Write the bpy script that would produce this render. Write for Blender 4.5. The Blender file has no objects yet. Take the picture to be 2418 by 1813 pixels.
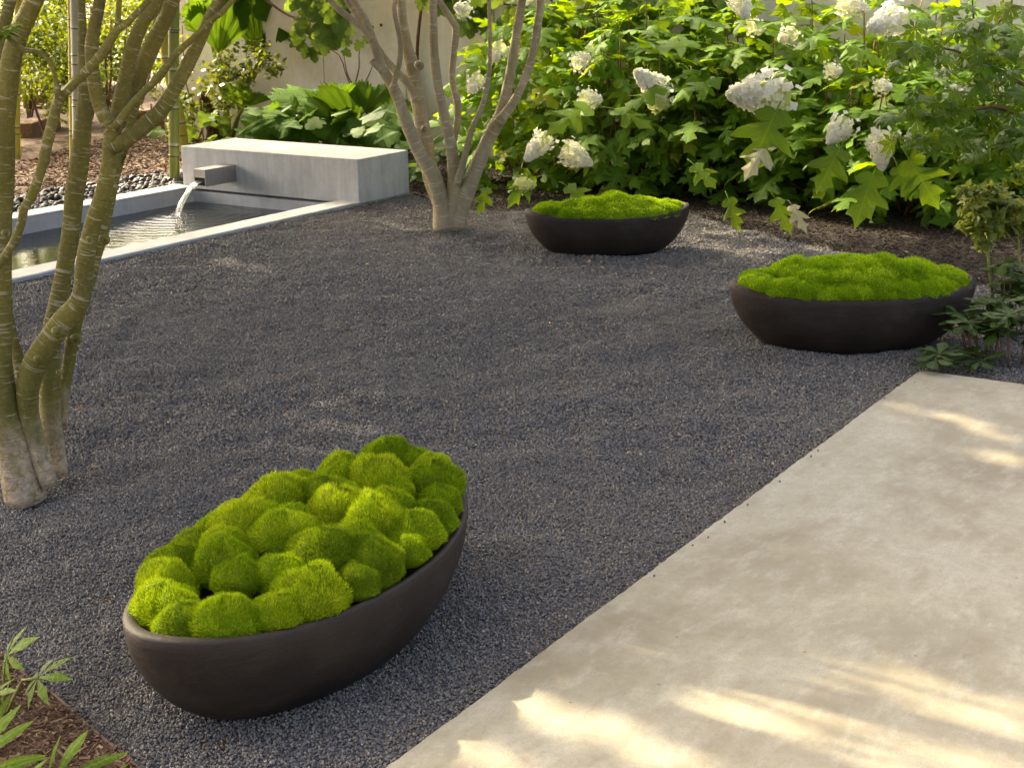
import bpy, math, random
import numpy as np
from mathutils import Vector, Matrix
R = math.radians
rng = random.Random(7)
nrng = np.random.default_rng(7)
sc = bpy.context.scene
col = sc.collection

# ------------------------------------------------------------------ camera, sky, sun, exposure
PW, PH, FPX = 2418.0, 1813.0, 3465.3            # photograph size and focal length in its pixels
PITCH, ROLL, CAMH, AX = 0.27903, 0.010876, 1.5, 1.00233
_r, _f, _d = Vector((1, 0, 0)), Vector((0, math.cos(PITCH), -math.sin(PITCH))), Vector((0, -math.sin(PITCH), -math.cos(PITCH)))
CR = _r * math.cos(ROLL) + _d * math.sin(ROLL)
CD = -_r * math.sin(ROLL) + _d * math.cos(ROLL)
CO = Vector((0, 0, CAMH))
cam = bpy.data.cameras.new('camera'); camo = bpy.data.objects.new('camera', cam); col.objects.link(camo)
cam.sensor_width = 36; cam.sensor_fit = 'HORIZONTAL'; cam.lens = FPX * 36 / PW
cam.clip_start = 0.05; cam.clip_end = 400
cam.dof.use_dof = True; cam.dof.focus_distance = 3.9; cam.dof.aperture_fstop = 20.0
camo.matrix_world = Matrix(((CR.x, -CD.x, -_f.x, 0), (CR.y, -CD.y, -_f.y, 0), (CR.z, -CD.z, -_f.z, CAMH), (0, 0, 0, 1)))
sc.camera = camo

SUN_EL = R(38)
SUN_H = Vector((-0.735, 0.678, 0)).normalized()      # horizontal direction towards the sun
SUN = Vector((SUN_H.x * math.cos(SUN_EL), SUN_H.y * math.cos(SUN_EL), math.sin(SUN_EL)))
w = bpy.data.worlds.new('World'); sc.world = w; w.use_nodes = True
nt = w.node_tree; bg = nt.nodes['Background']
sky = nt.nodes.new('ShaderNodeTexSky'); sky.sky_type = 'NISHITA'; sky.sun_disc = False
sky.sun_elevation = SUN_EL; sky.sun_rotation = math.atan2(SUN_H.x, SUN_H.y)
sky.air_density = 0.4; sky.dust_density = 8.0; sky.ozone_density = 0.0
nt.links.new(sky.outputs[0], bg.inputs[0]); bg.inputs[1].default_value = 0.15
sl = bpy.data.lights.new('sun', 'SUN'); slo = bpy.data.objects.new('sun', sl); col.objects.link(slo)
sl.energy = 2.0; sl.angle = R(0.8); sl.color = (1.0, 0.89, 0.74)
slo.rotation_euler = SUN.to_track_quat('Z', 'Y').to_euler(); slo.location = (-6, 8, 8)
vs = sc.view_settings; vs.view_transform = 'Standard'; vs.look = 'None'; vs.gamma = 1.0; vs.use_curve_mapping = False
vs.exposure = 2.72
vs.use_white_balance = True; vs.white_balance_temperature = 7600; vs.white_balance_tint = 3.5
sc.cycles.max_bounces = 6; sc.cycles.diffuse_bounces = 3; sc.cycles.transmission_bounces = 4; sc.cycles.transparent_max_bounces = 4
sc.cycles.sample_clamp_indirect = 6.0
sc.cycles.use_denoising = True

# ------------------------------------------------------------------ photograph pixel -> world
D1 = Vector((math.cos(AX), math.sin(AX), 0))         # along the pool and the patio edge, away from the camera
D2 = Vector((math.sin(AX), -math.cos(AX), 0))        # to the right, along the fountain block and the wall
def ray(x, y): return CR * (x - PW / 2) + CD * (y - PH / 2) + _f * FPX
def G(x, y, z=0.0):
    d = ray(x, y); return CO + d * ((z - CAMH) / d.z)
def W(x, y, Y):
    d = ray(x, y); return CO + d * (Y / d.y)
def PU(x, y, u):                                      # on the upright plane D1.p = u
    d = ray(x, y); return CO + d * (u / d.dot(D1))
def UV(p): return p.dot(D1), p.dot(D2)
def XY(u, v, z=0.0): return D1 * u + D2 * v + Vector((0, 0, z))

# ------------------------------------------------------------------ mesh helpers
def mesh_of(name, verts, faces, mat, smooth=True, uvs=None):
    me = bpy.data.meshes.new(name); me.from_pydata([tuple(v) for v in verts], [], faces); me.update()
    if uvs is not None:
        l = me.uv_layers.new(name='UVMap')
        li = np.empty(len(me.loops), dtype=np.int32); me.loops.foreach_get('vertex_index', li)
        l.data.foreach_set('uv', np.asarray(uvs, dtype=np.float32)[li].ravel())
    if smooth: me.polygons.foreach_set('use_smooth', [True] * len(me.polygons))
    if mat is not None: me.materials.append(mat)
    return me
def link(name, me, parent=None, loc=None):
    o = bpy.data.objects.new(name, me); col.objects.link(o)
    if parent is not None: o.parent = parent
    if loc is not None: o.location = loc
    return o
def tag(o, label=None, cat=None, group=None, kind=None):
    if label: o['label'] = label
    if cat: o['category'] = cat
    if group: o['group'] = group
    if kind: o['kind'] = kind
    return o
def empty(name, loc, label, cat, group=None):
    o = bpy.data.objects.new(name, None); col.objects.link(o); o.location = loc; o.empty_display_size = 0.1
    return tag(o, label, cat, group)
def child(name, me, parent, mtx=None):
    """me is in world space unless mtx is given (then mtx is the world matrix)"""
    o = bpy.data.objects.new(name, me); col.objects.link(o); o.parent = parent
    off = parent.location
    g = parent.parent
    while g is not None: off = off + g.location; g = g.parent
    m = mtx.copy() if mtx is not None else Matrix()
    m.translation = m.translation - off
    o.matrix_basis = m
    return o

class MB:
    def __init__(s): s.v = []; s.f = []; s.uv = []
    def add(s, verts, faces, uvs=None):
        b = len(s.v); s.v += [Vector(v) for v in verts]; s.f += [tuple(i + b for i in f) for f in faces]
        s.uv += list(uvs) if uvs is not None else [(0, 0)] * len(verts)
    def box(s, o, ex, ey, ez):
        o = Vector(o); c = []
        for k in (0, 1):
            for j in (0, 1):
                for i in (0, 1): c.append(o + ex * i + ey * j + ez * k)
        f = [(0, 2, 3, 1), (4, 5, 7, 6), (0, 1, 5, 4), (2, 6, 7, 3), (0, 4, 6, 2), (1, 3, 7, 5)]
        if ex.cross(ey).dot(ez) < 0: f = [q[::-1] for q in f]
        s.add(c, f)
    def tube(s, pts, rad, sides=10, step=None, noise=0.0, seed=0, cap=True, vscale=1.0):
        P, Q = resample(pts, rad, step or 0.03)
        n = len(P); ph = seed * 1.7
        t0 = (P[1] - P[0]).normalized(); nrm = t0.orthogonal().normalized()
        V = []; U = []; L = 0
        for i in range(n):
            t = (P[min(i + 1, n - 1)] - P[max(i - 1, 0)]).normalized()
            nrm = (nrm - t * nrm.dot(t)).normalized(); b = t.cross(nrm)
            if i: L += (P[i] - P[i - 1]).length
            for k in range(sides):
                a = 2 * math.pi * k / sides
                r = Q[i]
                if noise: r *= 1 + noise * (math.sin(L * 31 + ph + math.sin(a + ph)) * .5 + math.sin(3 * a + L * 14 + ph) * .5 + .6 * math.sin(2 * a + ph * 2 + L * 5))
                V.append(P[i] + (nrm * math.cos(a) + b * math.sin(a)) * r); U.append((k / sides, L * vscale))
        F = []
        for i in range(n - 1):
            for k in range(sides):
                k2 = (k + 1) % sides
                F.append((i * sides + k, i * sides + k2, (i + 1) * sides + k2, (i + 1) * sides + k))
        if cap:
            F.append(tuple(range(sides))[::-1]); F.append(tuple((n - 1) * sides + k for k in range(sides)))
        s.add(V, F, U)
    def mesh(s, name, mat, smooth=True): return mesh_of(name, s.v, s.f, mat, smooth, s.uv)

def resample(pts, rad, step):
    pts = [Vector(p) for p in pts]
    if len(pts) == 2: pts = [pts[0], (pts[0] + pts[1]) / 2, pts[1]]; rad = [rad[0], (rad[0] + rad[1]) / 2, rad[1]]
    ext = [pts[0] * 2 - pts[1]] + pts + [pts[-1] * 2 - pts[-2]]
    P, Q = [], []
    for i in range(1, len(ext) - 2):
        a, b, c, d = ext[i - 1:i + 3]; n = max(1, int((c - b).length / step))
        for k in range(n):
            t = k / n
            P.append(0.5 * ((2 * b) + (c - a) * t + (2 * a - 5 * b + 4 * c - d) * t * t + (3 * b - a - 3 * c + d) * t ** 3))
            Q.append(rad[i - 1] + (rad[i] - rad[i - 1]) * (t * t * (3 - 2 * t)))
    P.append(pts[-1]); Q.append(rad[-1])
    return P, Q

# ------------------------------------------------------------------ material helpers
class NT:
    def __init__(s, name):
        s.m = bpy.data.materials.new(name); s.m.use_nodes = True; s.t = s.m.node_tree
        s.b = s.t.nodes['Principled BSDF']; s.o = s.t.nodes['Material Output']
    def n(s, typ, **kw):
        x = s.t.nodes.new(typ)
        for k, v in kw.items():
            if k.startswith('i_'):
                key = k[2:]; key = int(key) if key.isdigit() else key.replace('_', ' ')
                x.inputs[key].default_value = v
            else: setattr(x, k, v)
        return x
    def l(s, a, b): s.t.links.new(a, b)
    def noise(s, vec, scale, detail=4, rough=.6, dist=0.0):
        x = s.n('ShaderNodeTexNoise'); x.inputs['Scale'].default_value = scale; x.inputs['Detail'].default_value = detail
        x.inputs['Roughness'].default_value = rough; x.inputs['Distortion'].default_value = dist
        if vec is not None: s.l(vec, x.inputs['Vector'])
        return x.outputs['Fac']
    def map(s, vec, sc_=(1, 1, 1), rot=(0, 0, 0), loc=(0, 0, 0)):
        x = s.n('ShaderNodeMapping'); x.inputs['Scale'].default_value = sc_; x.inputs['Rotation'].default_value = rot; x.inputs['Location'].default_value = loc
        s.l(vec, x.inputs['Vector']); return x.outputs[0]
    def ramp(s, fac, stops, interp='LINEAR'):
        x = s.n('ShaderNodeValToRGB'); e = x.color_ramp.elements; x.color_ramp.interpolation = interp
        while len(e) < len(stops): e.new(0.5)
        for el, (p, c) in zip(e, stops): el.position = p; el.color = (*c, 1) if len(c) == 3 else c
        s.l(fac, x.inputs[0]); return x.outputs['Color']
    def mix(s, fac, a, b, mode='MIX'):
        x = s.n('ShaderNodeMix'); x.data_type = 'RGBA'; x.blend_type = mode
        for k, val in ((0, fac), (6, a), (7, b)):
            if hasattr(val, 'links'): s.l(val, x.inputs[k])
            elif k == 0: x.inputs[0].default_value = val
            else: x.inputs[k].default_value = (*val, 1)
        return x.outputs[2]
    def math(s, op, a, b=None, c=None, clamp=False):
        x = s.n('ShaderNodeMath'); x.operation = op; x.use_clamp = clamp
        for k, val in enumerate((a, b, c)):
            if val is None: continue
            if hasattr(val, 'links'): s.l(val, x.inputs[k])
            else: x.inputs[k].default_value = val
        return x.outputs[0]
    def sep(s, vec):
        x = s.n('ShaderNodeSeparateXYZ'); s.l(vec, x.inputs[0]); return x.outputs
    def bump(s, h, dist=0.01, strength=1.0, normal=None):
        x = s.n('ShaderNodeBump'); x.inputs['Distance'].default_value = dist; x.inputs['Strength'].default_value = strength
        s.l(h, x.inputs['Height'])
        if normal is not None: s.l(normal, x.inputs['Normal'])
        s.l(x.outputs[0], s.b.inputs['Normal']); return x.outputs[0]
    def set(s, **kw):
        for k, v in kw.items():
            i = s.b.inputs[k.replace('_', ' ')]
            if hasattr(v, 'links'): s.l(v, i)
            else: i.default_value = (*v, 1) if isinstance(v, tuple) and len(v) == 3 else v
    def coord(s, which='Object'):
        x = s.n('ShaderNodeTexCoord'); return x.outputs[which]
    def pos(s): return s.n('ShaderNodeNewGeometry').outputs['Position']
    def rand(s): return s.n('ShaderNodeObjectInfo').outputs['Random']

def leaf_mat(name, c1, c2, trans=0.35, rough=0.45, vein=True, tcol=None, scale_noise=6.0, spec=0.18, world_noise=True, back=None, yellow=None):
    n = NT(name)
    f = n.rand()
    g = n.noise(n.pos(), scale_noise, 2)
    fac = n.math('MULTIPLY_ADD', g, 0.6, n.math('MULTIPLY_ADD', f, 0.7, -0.15), clamp=True)
    c = n.ramp(fac, [(0.2, c1), (0.8, c2)])
    if yellow is not None:
        c = n.mix(n.math('GREATER_THAN', f, 0.95), c, yellow)
    if vein:
        ob = n.sep(n.coord('Object'))
        ay = n.math('ABSOLUTE', ob[1])
        mid = n.math('LESS_THAN', ay, 0.012)
        sv = n.math('SINE', n.math('MULTIPLY', n.math('SUBTRACT', ob[0], n.math('MULTIPLY', ay, 0.8)), 48.0))
        sv = n.math('MULTIPLY', n.math('GREATER_THAN', sv, 0.9), 0.35)
        vv = n.math('MAXIMUM', n.math('MULTIPLY', mid, 0.6), sv)
        c = n.mix(vv, c, tuple(min(1, x * 1.7 + .02) for x in c2))
        n.bump(n.math('MULTIPLY_ADD', sv, -1.0, n.math('MULTIPLY', n.noise(n.coord('Object'), 9, 3), 1.2)), 0.006, 0.7)
    if back is not None:
        c = n.mix(n.math('MULTIPLY', n.n('ShaderNodeNewGeometry').outputs['Backfacing'], 0.3), c, back)
    n.set(Base_Color=c, Roughness=rough); n.b.inputs['Specular IOR Level'].default_value = spec
    tr = n.n('ShaderNodeBsdfTranslucent')
    tc = n.mix(0.75, c, tcol or (0.30, 0.42, 0.02)); n.l(tc, tr.inputs[0])
    ms = n.n('ShaderNodeMixShader'); ms.inputs[0].default_value = trans
    n.l(n.b.outputs[0], ms.inputs[1]); n.l(tr.outputs[0], ms.inputs[2]); n.l(ms.outputs[0], n.o.inputs['Surface'])
    return n.m

def m_gunnera():
    m = leaf_mat('gunnera_leaf', (.040, .105, .010), (.085, .180, .018), .28, .65, False, (.24, .40, .02), 8, back=(.10, .19, .02), spec=.06)
    n = NT.__new__(NT); n.m = m; n.t = m.node_tree; n.b = n.t.nodes['Principled BSDF']; n.o = n.t.nodes['Material Output']
    ob = n.coord('Object'); p = n.sep(ob); th = n.math('ARCTAN2', p[1], p[0])
    rib = n.math('POWER', n.math('ABSOLUTE', n.math('SINE', n.math('MULTIPLY', th, 2.35 * 2))), .35)
    fine = n.noise(ob, 26, 4, .7)
    n.bump(n.math('ADD', n.math('MULTIPLY', rib, 1.0), n.math('MULTIPLY', fine, 1.3)), .02, .8)
    return m

def plain(name, c, rough=0.6, noise=0.25, scale=20.0, bump=0.0, metal=0.0, coord='pos'):
    n = NT(name); v = n.pos() if coord == 'pos' else n.coord('Object')
    f = n.noise(v, scale, 5)
    lo = tuple(x * (1 - noise) for x in c); hi = tuple(min(1, x * (1 + noise)) for x in c)
    n.set(Base_Color=n.ramp(f, [(0.3, lo), (0.7, hi)]), Roughness=rough, Metallic=metal)
    if bump: n.bump(f, bump)
    return n.m

# ------------------------------------------------------------------ materials
def m_gravel_sheet():
    n = NT('gravel_base'); p = n.pos()
    v = n.n('ShaderNodeTexVoronoi'); v.inputs['Scale'].default_value = 130; n.l(p, v.inputs['Vector'])
    sx = n.sep(v.outputs['Color'])
    c = n.ramp(sx[0], [(0.0, (.04, .04, .045)), (.45, (.09, .088, .10)), (.8, (.15, .145, .16)), (1, (.2, .16, .12))])
    c = n.mix(n.ramp(n.noise(p, 1.3, 4), [(.35, (0, 0, 0)), (.7, (.35, .35, .35))]), c, (.10, .085, .072))
    n.set(Base_Color=c, Roughness=.8)
    h = n.math('ADD', n.math('MULTIPLY', v.outputs['Distance'], -1), n.math('MULTIPLY', n.noise(p, 5, 4), 2.0))
    n.bump(h, 0.006); return n.m
def m_gravel_stone():
    n = NT('gravel_stone'); r = n.rand()
    c = n.ramp(r, [(0.0, (.050, .049, .052)), (.25, (.095, .093, .097)), (.5, (.138, .134, .138)), (.70, (.18, .172, .172)), (.84, (.195, .160, .128)), (.95, (.25, .20, .145)), (1.0, (.46, .40, .33))])
    c = n.mix(n.ramp(n.noise(n.pos(), .9, 5, .65), [(.38, (0, 0, 0)), (.72, (.6, .6, .6))]), c, (.215, .190, .165))
    n.set(Base_Color=c, Roughness=.62); return n.m
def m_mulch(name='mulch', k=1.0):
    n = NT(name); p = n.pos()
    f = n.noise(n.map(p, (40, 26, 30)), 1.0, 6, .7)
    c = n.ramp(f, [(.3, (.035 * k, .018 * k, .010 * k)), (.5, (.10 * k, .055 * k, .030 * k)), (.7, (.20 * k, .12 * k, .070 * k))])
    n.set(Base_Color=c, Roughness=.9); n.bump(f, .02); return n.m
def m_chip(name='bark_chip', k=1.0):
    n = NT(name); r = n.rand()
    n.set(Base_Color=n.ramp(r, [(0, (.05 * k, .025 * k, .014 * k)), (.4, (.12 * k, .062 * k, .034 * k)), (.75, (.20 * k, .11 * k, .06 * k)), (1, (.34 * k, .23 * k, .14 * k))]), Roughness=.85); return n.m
def m_concrete(name, c, stain=(.2, .19, .17), bounce_tint=None, streak=True):
    n = NT(name); p = n.pos()
    f1 = n.noise(p, 2.2, 6, .65); f2 = n.noise(p, 14, 6, .7); f3 = n.noise(p, 160, 3)
    f = n.math('ADD', n.math('MULTIPLY', f1, .55), n.math('MULTIPLY', f2, .45))
    cc = n.ramp(f, [(.3, tuple(x * .72 for x in c)), (.5, c), (.68, tuple(min(.85, x * 1.18) for x in c))])
    if streak:
        st = n.noise(n.map(p, (11, 11, 1.6)), 1.0, 7, .72)
        cc = n.mix(n.ramp(st, [(.42, (0, 0, 0)), (.75, (.6, .6, .6))]), cc, stain)
        st2 = n.noise(n.map(p, (30, 30, .9), loc=(3, 1, 2)), 1.0, 4, .6)
        cc = n.mix(n.ramp(st2, [(.58, (0, 0, 0)), (.75, (.3, .3, .3))]), cc, tuple(min(.8, x * 1.35) for x in c))
    if bounce_tint is not None:
        cc = n.mix(n.ramp(n.noise(n.map(p, (1.3, 1.3, .7)), 1.0, 4, .6), [(.5, (0, 0, 0)), (.68, (.7, .7, .7))]), cc, bounce_tint)  # warm bounced light painted into the colour as soft patches
    n.set(Base_Color=cc, Roughness=.75)
    n.bump(n.math('ADD', n.math('MULTIPLY', f3, .4), f2), .004, .6); return n.m
def m_patio():
    n = NT('patio_concrete'); p = n.pos()
    q = n.map(p, (1, 1, 1), rot=(0, 0, -AX))
    f1 = n.noise(q, 1.6, 7, .68, .4); f2 = n.noise(n.map(q, (7, 15, 1)), 1.0, 7, .72, .0); f3 = n.noise(p, 55, 5, .7)
    c = n.ramp(f1, [(.33, (.258, .218, .145)), (.5, (.37, .328, .236)), (.66, (.46, .424, .335))])
    c = n.mix(n.ramp(f2, [(.5, (0, 0, 0)), (.78, (.6, .6, .6))]), c, (.56, .525, .44))
    c = n.mix(n.ramp(n.noise(n.map(q, (5, 11, 1), loc=(4, 2, 0)), 1.0, 6, .7), [(.50, (0, 0, 0)), (.74, (.6, .6, .6))]), c, (.265, .21, .135))
    c = n.mix(n.ramp(f3, [(.3, (.45, .45, .45)), (.5, (0, 0, 0))]), c, (.28, .24, .17))
    c = n.mix(n.ramp(n.noise(p, 420, 2), [(.34, (.55, .55, .55)), (.46, (0, 0, 0))]), c, (.22, .19, .13))
    v = n.n('ShaderNodeTexVoronoi'); v.inputs['Scale'].default_value = 9; n.l(p, v.inputs['Vector'])
    c = n.mix(n.ramp(v.outputs['Distance'], [(.02, (.75, .75, .75)), (.045, (0, 0, 0))]), c, (.14, .11, .08))
    n.set(Base_Color=c, Roughness=n.ramp(f2, [(.3, (.7, .7, .7)), (.7, (.5, .5, .5))]))
    n.bump(n.math('ADD', n.math('MULTIPLY', f3, .5), f2), .003, .5); return n.m
def m_bark(name, base, ring, low, low_z, moss):
    n = NT(name); p = n.pos(); uv = n.coord('UV'); z = n.sep(p)[2]; v = n.sep(uv)[1]
    f = n.noise(n.map(p, (9, 9, 5)), 1.0, 5, .65)
    c = n.ramp(f, [(.3, tuple(x * .6 for x in base)), (.55, base), (.75, tuple(x * 1.35 for x in base))])
    c = n.mix(n.ramp(n.noise(n.map(p, (5, 5, 2.5), loc=(1, 5, 2)), 1.0, 4), [(.5, (0, 0, 0)), (.68, (.65, .65, .65))]), c, moss)
    # pale lenticel rings round the stem
    ru = n.n('ShaderNodeCombineXYZ'); n.l(n.math('MULTIPLY', n.sep(uv)[0], 2.2), ru.inputs[0]); n.l(n.math('MULTIPLY', v, 120.0), ru.inputs[1]); n.l(n.rand(), ru.inputs[2])
    rg = n.noise(ru.outputs[0], 1.0, 3, .55)
    c = n.mix(n.ramp(rg, [(.585, (0, 0, 0)), (.65, (.6, .6, .6))]), c, ring)
    speck = n.noise(p, 90, 4, .75)
    c = n.mix(n.ramp(speck, [(.52, (0, 0, 0)), (.72, (.25, .25, .25))]), c, ring)
    lowf = n.math('SUBTRACT', low_z, n.math('ADD', z, n.math('MULTIPLY_ADD', n.noise(p, 11, 5, .7), .42, -.21)))
    lowf = n.math('MULTIPLY', lowf, 6.0, clamp=True)
    lc = n.ramp(n.noise(p, 26, 5, .7), [(.35, tuple(x * .6 for x in low)), (.6, low), (.8, tuple(x * 1.25 for x in low))])
    lc = n.mix(n.ramp(n.noise(p, 48, 6, .75), [(.50, (0, 0, 0)), (.62, (.75, .75, .75))]), lc, base)
    c = n.mix(lowf, c, lc)
    n.set(Base_Color=c, Roughness=.72)
    n.bump(n.math('ADD', n.math('MULTIPLY', rg, 1.0), n.math('MULTIPLY', speck, .9)), .006, .9); return n.m
def m_bowl():
    n = NT('dark_clay'); p = n.coord('Object')
    f = n.noise(n.map(p, (4, 4, 30)), 1.0, 5, .65); g = n.noise(p, 5, 5)
    c = n.ramp(g, [(.3, (.015, .0105, .0078)), (.55, (.027, .0190, .0142)), (.75, (.046, .034, .026))])
    c = n.mix(n.ramp(f, [(.5, (0, 0, 0)), (.75, (.35, .35, .35))]), c, (.036, .028, .022))
    n.set(Base_Color=c, Roughness=n.ramp(g, [(.3, (.5, .5, .5)), (.7, (.72, .72, .72))])); n.b.inputs['Specular IOR Level'].default_value = .32
    v = n.n('ShaderNodeTexVoronoi'); v.inputs['Scale'].default_value = 26; n.l(n.map(p, (1, 1, 2.5)), v.inputs['Vector'])
    pit = n.ramp(v.outputs['Distance'], [(.03, (0, 0, 0)), (.1, (1, 1, 1))])
    n.bump(n.math('ADD', n.math('MULTIPLY', pit, .5), n.math('ADD', f, n.math('MULTIPLY', n.noise(p, 60, 4), .5))), .004, .8); return n.m
def m_moss(name, c1, c2, c3):
    n = NT(name); p = n.pos(); r = n.rand()
    f = n.math('MULTIPLY_ADD', n.noise(p, 16, 4, .6), .9, n.math('MULTIPLY_ADD', r, .7, -.30), clamp=True)
    c = n.ramp(f, [(.2, c1), (.5, c2), (.85, c3)])
    br = n.sep(n.coord('UV'))
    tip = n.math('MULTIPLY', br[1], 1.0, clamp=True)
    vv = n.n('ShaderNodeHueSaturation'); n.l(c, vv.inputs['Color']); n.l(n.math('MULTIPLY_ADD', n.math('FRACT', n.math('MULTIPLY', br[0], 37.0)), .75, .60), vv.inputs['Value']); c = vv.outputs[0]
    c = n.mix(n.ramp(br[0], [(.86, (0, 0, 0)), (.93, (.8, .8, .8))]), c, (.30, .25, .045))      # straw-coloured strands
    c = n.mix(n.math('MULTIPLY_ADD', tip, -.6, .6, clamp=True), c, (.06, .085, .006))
    n.set(Base_Color=c, Roughness=.7); n.b.inputs['Specular IOR Level'].default_value = .15
    tr = n.n('ShaderNodeBsdfTranslucent'); n.l(n.mix(.5, c, c3), tr.inputs[0])
    ms = n.n('ShaderNodeMixShader'); ms.inputs[0].default_value = .35
    n.l(n.b.outputs[0], ms.inputs[1]); n.l(tr.outputs[0], ms.inputs[2]); n.l(ms.outputs[0], n.o.inputs['Surface'])
    return n.m
def m_water():
    n = NT('pool_water'); p = n.pos()
    n.set(Base_Color=(.012, .018, .018), Roughness=.03, IOR=1.33); n.b.inputs['Specular IOR Level'].default_value = .5
    sp = SPLASH
    vm = n.n('ShaderNodeVectorMath'); vm.operation = 'DISTANCE'; n.l(p, vm.inputs[0]); vm.inputs[1].default_value = sp
    d = vm.outputs['Value']
    rip = n.math('MULTIPLY', n.math('SINE', n.math('MULTIPLY', n.math('ADD', d, n.math('MULTIPLY', n.noise(p, 6, 2), .12)), 70.0)), n.math('POWER', 2.718, n.math('MULTIPLY', d, -2.2)))
    near = n.math('POWER', 2.718, n.math('MULTIPLY', d, -1.8))
    ch = n.math('MULTIPLY', n.noise(p, 30, 3, .6), n.math('MULTIPLY_ADD', near, 2.2, .10))
    n.bump(n.math('ADD', n.math('MULTIPLY', rip, .6), n.math('ADD', ch, n.math('MULTIPLY', n.noise(n.map(p, (4, 9, 1)), 1.0, 3), .8))), .010, .22)
    return n.m
def m_stream():
    n = NT('falling_water'); uv = n.coord('UV')
    st = n.noise(n.map(uv, (26, 1.5, 1)), 1.0, 3)
    n.set(Base_Color=(.82, .80, .76), Roughness=.12, IOR=1.33); n.b.inputs['Transmission Weight'].default_value = .55
    n.l(n.ramp(st, [(.4, (.25, .25, .25)), (.65, (.8, .8, .8))]), n.b.inputs['Alpha'])
    n.bump(st, .006); return n.m

M = {}
M['gravel_sheet'] = m_gravel_sheet(); M['gravel'] = m_gravel_stone(); M['mulch'] = m_mulch(); M['chip'] = m_chip(); M['chip_shaded'] = m_chip('shaded_bark_chip', .22)  # last chip colour is darkened to paint in the shade under the shrubs
M['patio'] = m_patio()
M['block'] = m_concrete('fountain_concrete', (.56, .56, .545), stain=(.28, .27, .25))
M['rim'] = m_concrete('rim_concrete', (.76, .74, .70), streak=False)
M['poolin'] = m_concrete('pool_side_concrete', (.50, .51, .52), stain=(.36, .37, .38))
M['wall'] = m_concrete('wall_concrete', (.80, .775, .69), stain=(.70, .64, .51), bounce_tint=(.68, .52, .28))
M['bowl'] = m_bowl()
M['soil'] = plain('dark_soil', (.022, .014, .009), .95, .5, 60, .01)
M['moss1'] = m_moss('cushion_moss', (.155, .275, .006), (.32, .50, .010), (.55, .66, .025))
M['moss2'] = m_moss('carpet_moss', (.28, .50, .009), (.44, .69, .016), (.58, .77, .04))
M['bark_l'] = m_bark('green_bark', (.155, .132, .016), (.46, .41, .27), (.50, .385, .265), .28, (.100, .100, .006))
M['bark_c'] = m_bark('taupe_bark', (.38, .315, .185), (.64, .59, .46), (.52, .42, .28), .10, (.22, .185, .055))
M['twig'] = plain('brown_twig', (.13, .065, .035), .7, .4, 40)
M['stem'] = plain('reddish_stem', (.20, .10, .04), .6, .4, 30)
M['gstem'] = plain('green_stem', (.17, .20, .04), .5, .3, 30)
M['steel'] = plain('brushed_steel', (.42, .40, .38), .42, .12, 60, 0, .85)
M['edge'] = plain('rusty_edging', (.10, .06, .045), .7, .4, 40)
M['timber'] = plain('red_timber', (.15, .075, .04), .7, .35, 30)
M['pebble'] = plain('dark_pebble', (.035, .034, .038), .5, .55, 12)
M['litter'] = plain('dry_litter', (.42, .30, .17), .8, .35, 50)
M['petal'] = leaf_mat('cream_petal', (.80, .78, .62), (.88, .875, .79), .22, .6, False, (.85, .82, .62), 20)
M['petal_green'] = leaf_mat('greenish_petal', (.36, .42, .13), (.58, .62, .30), .3, .6, False, (.7, .75, .3), 20)
M['hyd'] = leaf_mat('hydrangea_leaf', (.060, .160, .008), (.150, .300, .012), .45, .5, True, (.42, .58, .015), 5, back=(.15, .22, .06), yellow=(.38, .36, .03))
M['hyd_pale'] = leaf_mat('pale_leaf', (.55, .45, .26), (.62, .55, .33), .3, .5, True, (.6, .5, .2))
M['vine'] = leaf_mat('grape_leaf', (.055, .125, .030), (.13, .22, .05), .35, .45, True, (.34, .46, .04))
M['gun'] = m_gunnera()
M['maple'] = leaf_mat('maple_leaf', (.022, .075, .003), (.075, .16, .006), .3, .45, False, (.30, .42, .02), 8)
M['box'] = leaf_mat('box_leaf', (.030, .080, .008), (.12, .19, .014), .36, .40, False, (.38, .43, .02), 7)
M['ivy'] = leaf_mat('ivy_leaf', (.022, .055, .012), (.075, .12, .016), .28, .4, False, (.40, .42, .03), 6)
M['pachy'] = leaf_mat('pachysandra_leaf', (.020, .050, .010), (.055, .100, .018), .2, .42, True, (.2, .3, .03))
M['variegated'] = leaf_mat('variegated_leaf', (.030, .070, .008), (.15, .19, .04), .35, .4, False, (.5, .52, .08), 24)
M['lily'] = leaf_mat('lance_leaf', (.075, .145, .012), (.13, .21, .02), .35, .4, True, (.34, .44, .02), 9)
M['canopy'] = leaf_mat('canopy_leaf', (.06, .11, .02), (.12, .17, .03), .25, .5, False, (.3, .36, .06), 4)
def m_bamboo(name, c1, c2):
    n = NT(name); v = n.sep(n.coord('UV'))[1]
    f = n.noise(n.map(n.pos(), (20, 20, 2)), 1.0, 3)
    c = n.ramp(f, [(.35, c1), (.65, c2)])
    fr = n.math('FRACT', n.math('MULTIPLY', v, 1 / .27))
    c = n.mix(n.ramp(fr, [(.0, (.9, .9, .9)), (.03, (.9, .9, .9)), (.045, (0, 0, 0))]), c, (.05, .055, .02))
    c = n.mix(n.ramp(fr, [(.045, (0, 0, 0)), (.06, (.6, .6, .6)), (.14, (0, 0, 0))]), c, (.55, .56, .45))
    n.set(Base_Color=c, Roughness=.35); return n.m
M['bamboo'] = m_bamboo('green_bamboo', (.16, .19, .03), (.26, .28, .05))
M['bamboo_y'] = m_bamboo('yellow_bamboo', (.32, .30, .03), (.42, .38, .05))
M['bamboo_w'] = m_bamboo('grey_bamboo', (.30, .33, .25), (.40, .42, .36))

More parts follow.
